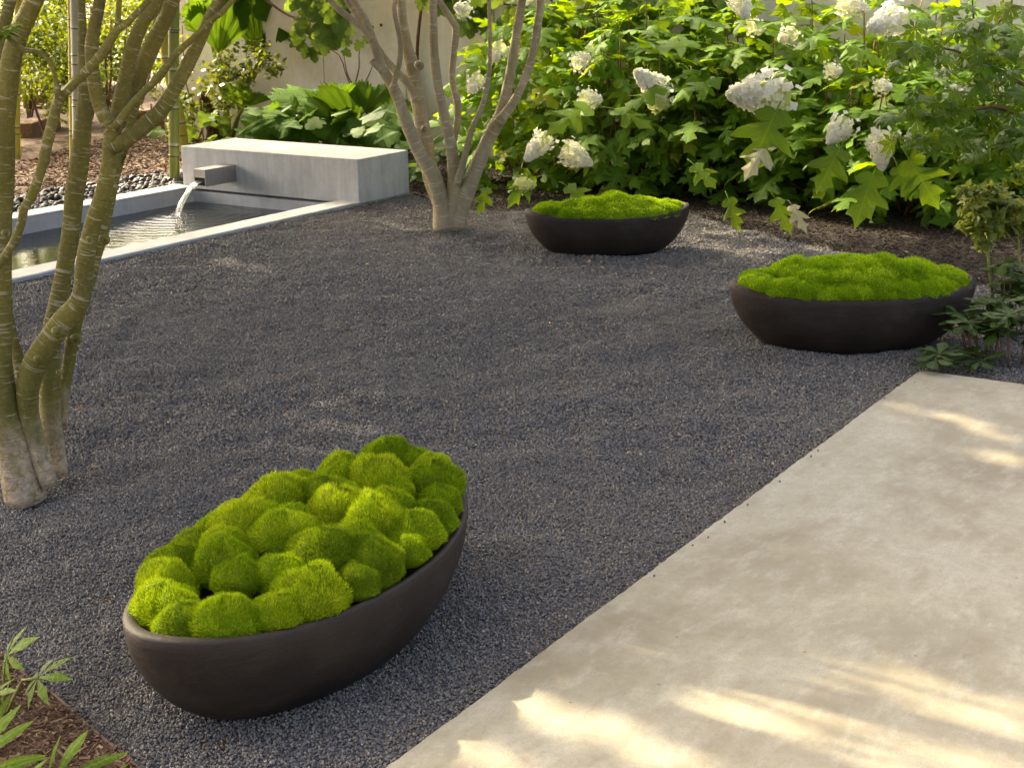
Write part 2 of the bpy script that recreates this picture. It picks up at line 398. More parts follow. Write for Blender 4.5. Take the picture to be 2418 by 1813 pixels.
# ------------------------------------------------------------------ the pool and fountain frame in (u, v)
ZR = 0.025
v_fo = (UV(G(20, 659, ZR))[1] + UV(G(848, 478, ZR))[1]) / 2
v_fi = (UV(G(20, 641, ZR))[1] + UV(G(800, 471, ZR))[1]) / 2
v_bo = (UV(G(27, 503, ZR))[1] + UV(G(432, 432, ZR))[1]) / 2
v_bi = v_bo + (v_fo - v_fi)
u_bf = UV(G(850, 485, 0))[0]; u_bb = UV(G(960, 458, 0))[0]
v_br = UV(PU(848, 440, u_bf))[1]
v_bl = UV(PU(431, 390, u_bf))[1]
z_bt = PU(845, 376.5, u_bf).z
U0 = 2.6; ZW = -0.085; U_WALL = 9.8
print('pool', v_fo, v_fi, v_bo, v_bi, 'block', u_bf, u_bb, v_bl, v_br, z_bt)
u_in = u_bf + 0.0
SPW = G(437, 505, ZW); SPLASH = (SPW.x, SPW.y, ZW)
M['water'] = m_water(); M['stream'] = m_stream()

# ------------------------------------------------------------------ ground
def poly_sheet(name, pts, z, mat, kind='structure', grid=None):
    me = mesh_of(name, [(p.x, p.y, z) for p in pts], [tuple(range(len(pts)))], mat, False)
    o = link(name, me); tag(o, kind=kind); return o
# wide ground sheet with a hole for the pool, laid out in strips round it
g = MB()
big = 70
U1 = u_bf + .10
us = [-big, U0 - .1, U1, big]; vsx = [-big, v_bo + .01, v_fo - .01, big]
for i in range(3):
    for j in range(3):
        if i == 1 and j == 1: continue
        g.add([XY(us[i], vsx[j], -.012), XY(us[i + 1], vsx[j], -.012), XY(us[i + 1], vsx[j + 1], -.012), XY(us[i], vsx[j + 1], -.012)], [(0, 3, 2, 1)])
o = link('ground', g.mesh('ground', M['mulch'], False)); tag(o, kind='structure')

PAT = G(2178, 874, .03); pu, pv = UV(PAT)
v_pe = UV(G(902, 1813, .03))[1]
# gravel court: between the pool and the patio, up to the planted bed
bed = [G(962, 457), G(1100, 500), G(1240, 500), G(1450, 506), G(1640, 512), G(1800, 556), G(2000, 600), G(2240, 650), G(2480, 730)]
gp = [XY(-1.5, v_fo), XY(u_bf, v_fo), XY(u_bb, v_fo)] + bed + [XY(pu + .3, pv + 2.2), XY(pu, pv + 2.2), XY(pu, v_pe), XY(-1.5, v_pe)]
def undul(x, y):
    z = 0.0
    for k in range(14):
        a_ = k * 2.399 + .4; fr = 4.5 * 1.21 ** k
        z += math.sin(fr * (x * math.cos(a_) + y * math.sin(a_)) + k * 1.7 + 1.3 * math.sin(.9 * fr * (y * math.cos(a_) - x * math.sin(a_)))) / (1 + .10 * k)
    return z * .0036
def in_poly(p, P):
    c = False; j = len(P) - 1
    for i in range(len(P)):
        if (P[i].y > p.y) != (P[j].y > p.y) and p.x < (P[j].x - P[i].x) * (p.y - P[i].y) / (P[j].y - P[i].y) + P[i].x: c = not c
        j = i
    return c
def gravel_grid(y0, y1, margin):
    cs = .05; nu, nv = int(11 / cs), int((v_pe - v_fo + 2.2) / cs); V, F, idx = [], [], {}
    def vid(i, j):
        if (i, j) not in idx:
            p = XY(-1.5 + i * cs, v_fo + .002 + j * cs); fade = min(1, max(0, (p.dot(D2) - v_fo) / .15)) * min(1, abs(p.dot(D2) - v_pe) / .15)
            idx[i, j] = len(V); V.append((p.x, p.y, undul(p.x, p.y) * fade))
        return idx[i, j]
    for i in range(nu):
        for j in range(nv):
            p = XY(-1.5 + (i + .5) * cs, v_fo + (j + .5) * cs)
            if p.y < y0 or p.y > y1 or (margin is not None and abs(p.x) > .37 * p.y + margin) or not in_poly(p, gp): continue
            F.append((vid(i, j), vid(i, j + 1), vid(i + 1, j + 1), vid(i + 1, j)))
    F = [f[::-1] for f in F]
    return V, F
V, F = gravel_grid(-9, 99, None)
o = link('gravel_court', mesh_of('gravel_court', [(x, y, z - .001) for x, y, z in V], F, M['gravel_sheet'])); tag(o, kind='structure')

def scatter(name, polys, density, mat, smin, smax, zs, seed, hmin=0.35, subdiv=1, tilt=3.14, cube=False, yr=.6):
    """stones or chips strewn over flat patches: one geometry-node object"""
    mb = MB()
    for p, z in polys:
        if isinstance(z, list): mb.add(p, z)
        else: mb.add([(q.x, q.y, z) for q in p], [tuple(range(len(p)))])
    me = mb.mesh(name, mat, False); o = link(name, me)
    ng = bpy.data.node_groups.new(name + '_nodes', 'GeometryNodeTree')
    ng.interface.new_socket('Geometry', in_out='INPUT', socket_type='NodeSocketGeometry'); ng.interface.new_socket('Geometry', in_out='OUTPUT', socket_type='NodeSocketGeometry')
    N = ng.nodes; L = ng.links
    gi = N.new('NodeGroupInput'); go = N.new('NodeGroupOutput')
    d = N.new('GeometryNodeDistributePointsOnFaces'); d.inputs['Density'].default_value = density; d.inputs['Seed'].default_value = seed
    if cube:
        ic = N.new('GeometryNodeMeshCube'); ic.inputs['Size'].default_value = (2, 2, 2)
    else:
        ic = N.new('GeometryNodeMeshIcoSphere'); ic.inputs['Radius'].default_value = 1.0; ic.inputs['Subdivisions'].default_value = subdiv
    sm = N.new('GeometryNodeSetMaterial'); sm.inputs['Material'].default_value = mat
    ip = N.new('GeometryNodeInstanceOnPoints')
    rs = N.new('FunctionNodeRandomValue'); rs.data_type = 'FLOAT_VECTOR'; rs.inputs[0].default_value = (smin, smin * yr, smin * hmin); rs.inputs[1].default_value = (smax, smax * yr * 1.33, smax * (hmin + (.05 if cube else .25))); rs.inputs['Seed'].default_value = seed + 1
    rr = N.new('FunctionNodeRandomValue'); rr.data_type = 'FLOAT_VECTOR'; rr.inputs[0].default_value = (-tilt, -tilt, -3.14); rr.inputs[1].default_value = (tilt, tilt, 3.14); rr.inputs['Seed'].default_value = seed + 2
    rz = N.new('FunctionNodeRandomValue'); rz.data_type = 'FLOAT_VECTOR'; rz.inputs[0].default_value = (0, 0, zs[0]); rz.inputs[1].default_value = (0, 0, zs[1]); rz.inputs['Seed'].default_value = seed + 3
    sp = N.new('GeometryNodeSetPosition')
    L.new(gi.outputs[0], d.inputs['Mesh']); L.new(d.outputs['Points'], sp.inputs['Geometry']); L.new(rz.outputs[0], sp.inputs['Offset'])
    L.new(ic.outputs['Mesh'], sm.inputs['Geometry']); L.new(sp.outputs[0], ip.inputs['Points']); L.new(sm.outputs[0], ip.inputs['Instance'])
    L.new(rs.outputs[0], ip.inputs['Scale']); L.new(rr.outputs[0], ip.inputs['Rotation']); L.new(ip.outputs[0], go.inputs[0])
    md = o.modifiers.new('scatter', 'NODES'); md.node_group = ng
    return o
for nm, y0, y1, dens, a, b in (('gravel_stones', 2.2, 4.4, 36000, .0022, .0052), ('gravel_stones', 4.4, 6.6, 20000, .0032, .0066), ('gravel_stones', 6.6, 11, 10500, .0045, .0086)):
    o = scatter(nm, [gravel_grid(y0, y1, .3)], dens, M['gravel'], a, b, (-.001, .005), int(y0 * 10), hmin=.45)
    tag(o, 'small grey and brown stones of the dark gravel court', 'gravel', kind='stuff')

strip = [XY(.2, v_pe + .004), XY(pu - .05, v_pe + .004), XY(pu - .05, v_pe + .04), XY(.2, v_pe + .04)]
o = scatter('stray_stones', [(strip, .033)], 130, M['gravel'], .0025, .0055, (0, .001), 71, hmin=.5); tag(o, 'stray gravel stones kicked onto the patio edge', 'gravel', kind='stuff')
# patio slab, its edge worn and slightly chipped
pm = MB(); ee = []
n_e = 260
for i in range(n_e + 1):
    u = -1.2 + (pu + 1.2) * i / n_e
    ee.append(XY(u, v_pe + .0010 * math.sin(u * 9) + nrng.normal(0, .0013) + (.006 if nrng.random() < .03 else 0), .03))
far = [XY(pu + .002 * math.sin(k * 3.1) + nrng.normal(0, .0012), v_pe + 4.5 * k / 120, .03) for k in range(1, 121)]
top = ee + far + [XY(-1.2, v_pe + 4.5, .03)]
ctr = XY(pu / 2, v_pe + 2.2)
inn = [p + (ctr - p).normalized() * .006 for p in top]
for q in inn: q.z = .03
low = [Vector((p.x, p.y, .024)) for p in top]; bot = [Vector((p.x, p.y, -.11)) for p in top]
nn = len(top)
F = [tuple(range(nn))[::-1]]
for a in range(nn):
    b = (a + 1) % nn
    F += [(a, b, nn + b, nn + a), (nn + a, nn + b, 2 * nn + b, 2 * nn + a)]
pm.add(inn + low + bot, F)
me = pm.mesh('patio', M['patio'], False); o = link('patio', me); tag(o, kind='structure')

# ------------------------------------------------------------------ pool, water, fountain
tw = v_fo - v_fi
def slab(mb, u0, u1, v0, v1, z0, z1): mb.box(XY(u0, v0, z0), D1 * (u1 - u0), D2 * (v1 - v0), Vector((0, 0, z1 - z0)))
def bevel(o, wdt, seg=2):
    b = o.modifiers.new('bevel', 'BEVEL'); b.width = wdt; b.segments = seg; b.limit_method = 'ANGLE'; return o
pool = empty('water_basin', XY((U0 + u_bf) / 2, (v_bo + v_fo) / 2, -.5), 'long sunken concrete basin with pale rims holding dark water below the spout', 'pool')
for nm, a in (('front_wall', (U0, u_bf - .002, v_fi, v_fo)), ('back_wall', (U0, u_bf - .002, v_bo, v_bi)), ('near_end_wall', (U0, U0 + tw, v_bi + .002, v_fi - .002))):
    mb = MB(); slab(mb, a[0], a[1], a[2], a[3], -.5, ZR - .014); wl_ = child(nm, mb.mesh(nm, M['poolin'], False), pool)
    mb = MB(); slab(mb, a[0], a[1], a[2], a[3], ZR - .012, ZR); bevel(child('rim', mb.mesh('rim', M['rim'], False), wl_), .004)
mb = MB(); slab(mb, u_bf, u_bf + .1, v_bo, v_fo, -.5, ZR - .035); child('end_wall', mb.mesh('end_wall', M['poolin'], False), pool)
mb = MB(); slab(mb, U0, u_bf + .05, v_bo + .02, v_fo - .02, -.52, -.48); child('basin_floor', mb.mesh('basin_floor', M['poolin'], False), pool)
wm = MB(); wm.add([XY(U0 + tw, v_bi - .004, ZW), XY(u_bf + .004, v_bi - .004, ZW), XY(u_bf + .004, v_fi + .004, ZW), XY(U0 + tw, v_fi + .004, ZW)], [(0, 3, 2, 1)])
o = link('water', wm.mesh('water', M['water'], False)); tag(o, kind='structure')

blk = empty('fountain_block', XY((u_bf + u_bb) / 2, (v_bl + v_br) / 2, 0), 'low pale grey concrete fountain block with a steel spout at the end of the pool', 'fountain')
mb = MB(); slab(mb, u_bf - .006, u_bb, v_bl, v_br, ZR - .018, z_bt); b_ = child('block', mb.mesh('block', M['block'], False), blk); bevel(b_, .006)
mb = MB(); slab(mb, u_bf + .11, u_bb - .002, v_bl + .002, v_br - .002, -.1, ZR - .02); child('block_footing', mb.mesh('block_footing', M['block'], False), blk)
mb = MB(); slab(mb, u_bf - .004, u_bf + .108, v_fo - .004, v_br - .003, -.06, ZR - .02); child('block_footing', mb.mesh('block_footing', M['block'], False), blk)
# spout: an open steel trough
s0 = PU(561, 428, u_bf); s1 = PU(561, 389, u_bf); sv = UV(s0)[1]; zb, zt = s0.z, s1.z
u_sf = u_bf
for k in range(400):
    u_sf -= .002
    p = XY(u_sf, sv, (zb + zt) / 2); d = p - CO
    if d.dot(CR) / d.dot(_f) * FPX + PW / 2 < 485: break
sw = .105; th = .006
print('spout', u_sf, sv, zb, zt)
sp = MB()
slab(sp, u_sf, u_bf + .02, sv - th, sv, zb, zt); slab(sp, u_sf, u_bf + .02, sv - sw, sv - sw + th, zb, zt)
slab(sp, u_sf, u_bf + .02, sv - sw + th, sv - th, zb, zb + th); slab(sp, u_sf, u_bf + .02, sv - sw + th, sv - th, zt - th, zt)
slab(sp, u_sf + .001, u_sf + .001 + th, sv - sw + th, sv - th, zb + .058, zt - th - .001)
spo = child('spout', sp.mesh('spout', M['steel'], False), blk)
mb = MB(); slab(mb, u_sf + .004, u_bf, sv - sw + th, sv - th, zb + th, zb + .052); child('spout_water', mb.mesh('spout_water', M['water'], False), blk)
# falling ribbon
st = MB(); top_ = zb + .034; NS = 26; hz = top_ - ZW; V = []; U_ = []; Fc = []
land = UV(SPW)[0]; reach = u_sf - land
reach = max(.24, min(.36, reach))
for i in range(NS + 1):
    t = i / NS; uu = u_sf + .004 - reach * t; zz = top_ - (hz + .01) * t * t
    hw = (.032 - .006 * t) * (1 + .08 * math.sin(t * 9)); th_ = .014 * (1 - .5 * t)
    for k in range(14):
        a = 2 * math.pi * k / 14
        V.append(XY(uu + th_ * math.sin(a) * (1 + .3 * math.sin(5 * a + t * 4)), sv - sw / 2 + hw * math.cos(a) + .006 * t * math.sin(t * 14), zz + th_ * .3 * math.sin(a))); U_.append((k / 14, t))
for i in range(NS):
    for k in range(14):
        k2 = (k + 1) % 14; Fc.append((i * 14 + k, i * 14 + k2, (i + 1) * 14 + k2, (i + 1) * 14 + k))
st.add(V, Fc, U_)
o = link('water_stream', st.mesh('water_stream', M['stream'])); tag(o, 'smooth stream of water falling from the steel spout into the pool', 'water')

dv, df = [], []
g7 = random.Random(4); lp_ = XY(u_sf + .004 - reach, sv - sw / 2, ZW)
for k in range(70):
    a = g7.uniform(0, 6.28); q = abs(g7.gauss(0, .05)); r = g7.uniform(.0015, .005); c_ = lp_ + Vector((q * math.cos(a), q * math.sin(a), max(.001, g7.gauss(.006, .014) * (1 if q < .05 else .2)))); b = len(dv)
    dv += [c_ + Vector(v) * r for v in ((1, 0, 0), (-1, 0, 0), (0, 1, 0), (0, -1, 0), (0, 0, .8), (0, 0, -.8))]
    df += [tuple(b + i for i in f) for f in ((0, 2, 4), (2, 1, 4), (1, 3, 4), (3, 0, 4), (2, 0, 5), (1, 2, 5), (3, 1, 5), (0, 3, 5))]
sp_o = bpy.data.objects.new('splash', mesh_of('splash', dv, df, plain('white_splash', (.75, .75, .74), .2, .05))); col.objects.link(sp_o); sp_o.parent = o; sp_o['kind'] = 'stuff'

# ------------------------------------------------------------------ concrete garden wall of upright panels
vl = UV(PU(418, 200, U_WALL))[1]; vr = UV(PU(2480, 200, U_WALL))[1] + .6
wall = empty('garden_wall', XY(U_WALL + .1, (vl + vr) / 2, 0), 'tall pale board-formed concrete garden wall behind the hydrangeas', 'wall')
pw = .86; k = 0; v = vl
while v < vr:
    mb = MB(); slab(mb, U_WALL, U_WALL + .2, v + .004, min(v + pw, vr) - .004, -.05, 2.05)
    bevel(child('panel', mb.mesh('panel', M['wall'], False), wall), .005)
    v += pw; k += 1
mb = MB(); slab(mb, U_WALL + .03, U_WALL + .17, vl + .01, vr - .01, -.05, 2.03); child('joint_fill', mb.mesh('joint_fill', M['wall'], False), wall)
th_me = None
for (px, py) in ((655, 219), (900, 60), (700, 60)):
    p = PU(px, py, U_WALL); mb = MB(); mb.tube([p - D1 * .004, p + D1 * .01], [.013, .013], 12, .01); child('tie_hole', mb.mesh('tie_hole', M['soil'], False), wall)

# ------------------------------------------------------------------ moss bowls
def bowl_mesh(a, b, h, sad, skew):
    NT_, prof = 96, []
    for i in range(15):                                   # outside, bottom to rim
        s = i / 14; prof.append((.60 + .40 * math.sin(s * math.pi / 2) ** .62, 1 * s, 0))
    prof[0] = (.60, 0, 0)
    thk = .017 / b
    prof += [(1.0 - thk * .12, 1 + .004 / h, 0), (1.0 - thk * .4, 1 + .006 / h, 0), (1.0 - thk * .75, 1 + .005 / h, 0)]
    for i in range(6):
        s = i / 5; prof.append((1.0 - thk - .05 * s, 1 - .35 * s, 0))
    V, F = [], []
    n = len(prof)
    for (r, zz, _) in prof:
        for k in range(NT_):
            t = 2 * math.pi * k / NT_; c, s_ = math.cos(t), math.sin(t)
            rim = h + sad * c * c * c * c + skew * c
            rb = b * (1 - .10 * c * c)
            V.append((a * r * c * (1 + .004 * math.sin(5 * t)), rb * r * s_ * (1 + .006 * math.sin(4 * t + 1)), zz * (rim - .0) - .004))
    for i in range(n - 1):
        for k in range(NT_):
            k2 = (k + 1) % NT_; F.append((i * NT_ + k, i * NT_ + k2, (i + 1) * NT_ + k2, (i + 1) * NT_ + k))
    F.append(tuple(range(NT_))[::-1])
    soil_V = [V[(n - 4) * NT_ + k] for k in range(NT_)]
    return V, F, soil_V
def mound(nb, blen, bw, seed, flat=.75):
    """unit-radius moss dome: a dark core thick with fine upright strands"""
    g = np.random.default_rng(seed); V, F, UVs = [], [], []
    ph = g.uniform(0, 6, 6)
    def surf(th, ct):
        st_ = math.sqrt(max(0, 1 - ct * ct)); r = 1 + .06 * math.sin(2 * th + ph[0]) + .045 * math.sin(3 * th + ph[1]) + .05 * math.sin(4 * ct * 2 + ph[2] + th) + .03 * math.sin(7 * th + 5 * ct + ph[3])
        return np.array([st_ * math.cos(th) * r, st_ * math.sin(th) * r, ct * flat * r])
    nr, ns = 9, 20
    for i in range(nr):
        ct = 1 - 1.02 * i / (nr - 1)
        for k in range(ns): V.append(surf(2 * math.pi * k / ns, ct) * .95); UVs.append((.3, .15))
    for i in range(nr - 1):
        for k in range(ns):
            k2 = (k + 1) % ns; F.append((i * ns + k, (i + 1) * ns + k, (i + 1) * ns + k2, i * ns + k2))
    b = len(V)
    for k in range(ns): V.append(np.array(V[(nr - 1) * ns + k]) * np.array([.86, .86, 0]) + np.array([0, 0, -.20])); UVs.append((.3, .1))
    for k in range(ns):
        k2 = (k + 1) % ns; F.append(((nr - 1) * ns + k, b + k, b + k2, (nr - 1) * ns + k2))
    for q in range(nb):
        th = g.uniform(0, 2 * math.pi); ct = g.uniform(.0, 1)
        p = surf(th, ct); nrm = np.array([p[0], p[1], p[2] / flat ** 2 + .25]); nrm /= np.linalg.norm(nrm)
        d = nrm + g.normal(0, .38, 3); d /= np.linalg.norm(d)
        side = np.cross(d, g.normal(0, 1, 3)); side /= np.linalg.norm(side) + 1e-9
        L = blen * g.uniform(.6, 1.35); r0 = g.random(); b = len(V)
        p0 = p * .95; V += [p0 - side * bw, p0 + side * bw, p0 + d * L * .6 + side * bw * .7, p0 + d * L]
        UVs += [(r0, .25), (r0, .25), (r0, .75), (r0, 1)]
        F += [(b, b + 1, b + 2), (b, b + 2, b + 3)]
    return V, F, UVs
MND = {}
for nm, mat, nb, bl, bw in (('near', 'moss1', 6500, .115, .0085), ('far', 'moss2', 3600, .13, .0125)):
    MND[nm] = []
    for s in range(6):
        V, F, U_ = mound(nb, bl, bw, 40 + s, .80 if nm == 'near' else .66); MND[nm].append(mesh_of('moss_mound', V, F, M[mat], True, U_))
ZRIM = .235
def make_bowl(A, B, h, b, label):
    ZRIM = h
    pa, pb = G(*A[:2], A[2]), G(*B[:2], B[2]); c = (pa + pb) / 2; ax = pb - pa; a = ax.length / 2; ang = math.atan2(ax.y, ax.x)
    root = empty('moss_planter', (c.x, c.y, 0), label, 'planter', 'moss planted clay bowls on the gravel')
    V, F, S = bowl_mesh(a, b, ZRIM, .028, 0.0)
    m = Matrix.Translation((c.x, c.y, 0)) @ Matrix.Rotation(ang, 4, 'Z')
    child('bowl', mesh_of('bowl', V, F, M['bowl']), root, m)
    SV = [(x * 1.0, y * 1.0, ZRIM - .045) for x, y, z in S]
    child('soil', mesh_of('soil', [(0, 0, ZRIM - .03)] + SV, [(0, i + 1, (i + 1) % len(SV) + 1) for i in range(len(SV))], M['soil']), root, m)
    return root, c, a, b, ang, m
b1 = make_bowl((354, 1444, .325), (1010, 1036, .325), .238, .29, 'dark clay bowl heaped with separate round moss cushions, beside the patio edge')
def ring_pack(a, b, e, r0, r1, g, lap, xm=.040):
    """moss cushions side by side round an ellipse inside the bowl"""
    out = []; t = g.uniform(0, .5); end = t + 6.283
    while t < end:
        r = g.uniform(r0, r1); A_, B_ = max(.01, (a - xm - .90 * r) * e), max(.01, (b - .018 - .90 * r) * e)
        x, y = A_ * math.cos(t), B_ * math.sin(t); sp = math.hypot(A_ * math.sin(t), B_ * math.cos(t)) + 1e-3
        if end - t > .55 * r * lap / sp or not out: out.append((x, y, r, e))
        t += r * lap / sp
    return out
def fill_moss(bw_, seed, kind, rings, bulge, zr, zk, rise=0.0):
    root, c, a, b, ang, m = bw_; g = random.Random(seed); pts = []
    for e, r0, r1, lap in rings: pts += ring_pack(a, b, e, r0, r1, g, lap, .052 if kind == 'near' else .034)
    for i, (x, y, r, e) in enumerate(pts):
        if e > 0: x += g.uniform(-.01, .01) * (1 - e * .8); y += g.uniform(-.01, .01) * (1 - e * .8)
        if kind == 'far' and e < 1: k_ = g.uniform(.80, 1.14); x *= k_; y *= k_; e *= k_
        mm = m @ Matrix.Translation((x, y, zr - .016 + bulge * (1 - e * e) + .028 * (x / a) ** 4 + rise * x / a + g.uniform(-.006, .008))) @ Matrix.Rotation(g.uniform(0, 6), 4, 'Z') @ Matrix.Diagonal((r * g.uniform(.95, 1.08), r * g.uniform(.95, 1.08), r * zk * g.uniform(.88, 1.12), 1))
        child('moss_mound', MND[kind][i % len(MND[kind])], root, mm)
fill_moss(b1, 12, 'near', [(1.0, .052, .082, 1.40), (.62, .055, .088, 1.40), (.22, .060, .088, 1.34)], .042, .262, 1.26, .022)
b2 = make_bowl((1241, 495, .245), (1627, 479, .245), .215, .25, 'dark clay bowl of bright moss in front of the hydrangeas, near the centre tree'); fill_moss(b2, 3, 'far', [(1.0, .075, .10, 1.05), (.55, .085, .12, 1.05), (.15, .09, .12, 1.0)], .030, .215, .95)
b3 = make_bowl((1725, 668, .265), (2302, 650, .265), .235, .275, 'dark clay bowl filled level with bright moss, near the potted standards by the patio corner'); fill_moss(b3, 5, 'far', [(1.0, .070, .09, .95), (.66, .075, .10, .95), (.30, .08, .10, .95)], .070, .246, 1.0)

# ------------------------------------------------------------------ multi-stemmed trees
def stem_pts(lst, Y, ext=1.3, taper=.55, spread=None):
    P = []; Rr = []
    for i, q in enumerate(lst):
        y = Y if not isinstance(Y, (tuple, list)) else Y[0] + (Y[1] - Y[0]) * i / (len(lst) - 1)
        p = W(q[0], q[1], y); P.append(p); Rr.append(q[2] * .93 * (p - CO).dot(_f) / FPX)
    if ext:
        d = (P[-1] - P[-2]).normalized(); p = P[-1]; r = Rr[-1]
        for k in range(3):
            d = (d + Vector((0, 0, .22))).normalized(); p = p + d * ext / 3; r *= taper ** (1 / 3); P.append(p); Rr.append(r)
    return P, Rr
def tree(name, label, base, stems, branches, mat, sides, knots=()):
    t = empty(name, base, label, 'tree')
    ends = []; so_ = []
    for i, (l, Y) in enumerate(stems):
        P, Q = stem_pts(l, Y); mb = MB(); mb.tube(P, Q, sides, .022 if sides > 14 else .035, .045, i + 1); so_.append((child('stem', mb.mesh('stem', mat), t), P)); ends.append(P[-1])
    for i, (l, Y, ex) in enumerate(branches):
        P, Q = stem_pts(l, Y, ex); mb = MB(); mb.tube(P, Q, max(8, sides - 4), .022 if sides > 14 else .035, .06, i + 11); child('branch', mb.mesh('branch', mat), t)
        if ex: ends.append(P[-1])
    for (px, py, Y, r) in knots:
        p = W(px, py, Y); rm = r * (p - CO).length / FPX; d = (CO - p).normalized(); mb = MB()
        mb.tube([p - d * rm * 1.4, p - d * rm * .2, p + d * rm * .25, p + d * rm * .3, p + d * rm * .05], [rm * 1.5, rm * 1.25, rm * .95, rm * .55, rm * .1], 14, .004, .05, 3); child('knot', mb.mesh('knot', mat), min(so_, key=lambda q: min((v - p).length for v in q[1]))[0])
    return t, ends
LB = G(80, 1160)
L_st = [
 ([(62, 1182, 52), (50, 1140, 49), (28, 1040, 44), (10, 960, 38), (0, 850, 31), (2, 700, 28), (2, 550, 27), (4, 400, 27), (12, 260, 26), (30, 130, 25), (56, 50, 24), (81, 0, 23)], (4.05, 4.02)),
 ([(118, 1146, 23), (104, 1105, 24), (82, 1030, 23), (66, 960, 26), (68, 900, 29), (90, 845, 31), (120, 797, 29), (150, 757, 28), (180, 724, 26), (195, 690, 24), (200, 628, 22.5), (211, 565, 22), (223, 514, 22), (241, 463, 20.5), (256, 400, 20), (262, 360, 22), (266, 318, 24), (268, 296, 20), (248, 279, 18), (228, 225, 17.5), (218, 165, 17), (216, 114, 17), (225, 51, 16), (236, 0, 15)], (4.05, 3.98)),
 ([(142, 1124, 22), (136, 1085, 23), (124, 1033, 28), (119, 983, 28), (118, 932, 27), (118, 850, 26), (124, 780, 25), (137, 717, 24), (152, 640, 22), (162, 577, 22), (170, 514, 23), (177, 450, 24), (187, 390, 24), (195, 316, 22), (200, 253, 20), (199, 190, 17), (196, 127, 13), (194, 63, 11), (192, 0, 10)], (4.18, 4.25)),
 ([(146, 1010, 14), (150, 930, 15), (160, 870, 15), (170, 805, 16), (184, 750, 15), (212, 670, 12), (228, 605, 13), (241, 557, 15), (250, 514, 14), (262, 470, 12), (272, 420, 12), (284, 370, 13), (296, 335, 12)], (4.25, 4.3)),
 ([(60, 930, 16), (45, 860, 15), (28, 790, 14), (16, 720, 13), (10, 640, 13), (14, 540, 13), (22, 440, 13), (24, 330, 12), (20, 240, 11), (4, 130, 11), (10, 60, 14), (24, 0, 15)], (4.25, 4.4)),
]
L_br = [
 ([(268, 312, 20), (275, 285, 20), (285, 235, 20), (300, 165, 19), (318, 95, 18), (345, 40, 17), (372, 0, 16)], 4.05, 1.3),
 ([(280, 300, 14), (296, 250, 19), (315, 200, 20), (340, 150, 21), (368, 90, 21), (390, 45, 20), (408, 0, 19)], 4.14, 1.3),
 ([(262, 352, 17), (288, 338, 20), (332, 304, 20), (380, 263, 19), (415, 206, 18), (443, 152, 18), (475, 89, 16), (500, 32, 15), (519, 0, 14)], 3.99, 1.3),
 ([(268, 306, 11), (300, 262, 10), (342, 215, 9), (362, 197, 9), (380, 177, 11), (411, 133, 9), (468, 79, 8), (510, 40, 7.5), (551, 0, 7)], 3.95, 1.0),
 ([(-15, 640, 10), (0, 620, 11), (30, 577, 11), (50, 527, 11), (56, 494, 11), (74, 463, 12), (98, 400, 12), (111, 342, 14), (127, 279, 13), (140, 228, 13), (157, 216, 12), (177, 195, 12), (220, 152, 12), (253, 109, 12), (276, 71, 11), (304, 51, 8.5), (334, 20, 8), (352, 0, 8)], 3.86, 1.0),
 ([(139, 232, 10), (133, 200, 7), (129, 177, 6), (122, 155, 6), (114, 142, 6), (94, 124, 6.5), (75, 121, 6), (58, 119, 6), (28, 99, 6), (10, 81, 5), (-8, 64, 5)], 3.84, .4),
 ([(275, 78, 8), (279, 45, 7), (280, 25, 7), (282, 0, 7)], 3.86, .8),
]
lt, l_ends = tree('maple_tree', 'green barked multi-stemmed tree with pale rings beside the pool and nearest bowl', LB, L_st, L_br, M['bark_l'], 20,
                  knots=((137, 784, 3.92, 10), (90, 848, 3.94, 7), (212, 566, 3.92, 6), (14, 551, 3.94, 7), (140, 880, 4.07, 5), (246, 566, 4.2, 9), (180, 800, 4.2, 9)))
CB = G(1062, 533)
C_st = [
 ([(1050, 542, 29), (1046, 510, 25), (1040, 470, 22), (1021, 411, 21), (992, 364, 18), (964, 300, 17), (942, 237, 15), (926, 202, 14), (904, 165, 13.5), (888, 117, 12), (878, 92, 11), (862, 45, 9), (834, 0, 8)], (8.5, 8.4)),
 ([(1055, 536, 24), (1044, 490, 20), (1020, 427, 21), (1005, 342, 20), (995, 285, 19), (989, 247, 18), (979, 196, 18.5), (972, 152, 18), (958, 95, 14), (950, 32, 12), (948, 0, 12)], (8.62, 8.75)),
 ([(1066, 540, 25), (1070, 490, 20), (1074, 427, 19), (1068, 364, 16), (1056, 300, 14), (1040, 237, 13), (1030, 174, 12), (1024, 95, 11), (1022, 0, 10)], (8.5, 8.4)),
 ([(1077, 541, 27), (1088, 495, 22), (1106, 443, 20.5), (1132, 380, 18.5), (1160, 316, 18), (1181, 275, 17), (1195, 222, 13.5), (1208, 158, 12.5), (1220, 79, 12), (1233, 0, 11)], (8.5, 8.4)),
]
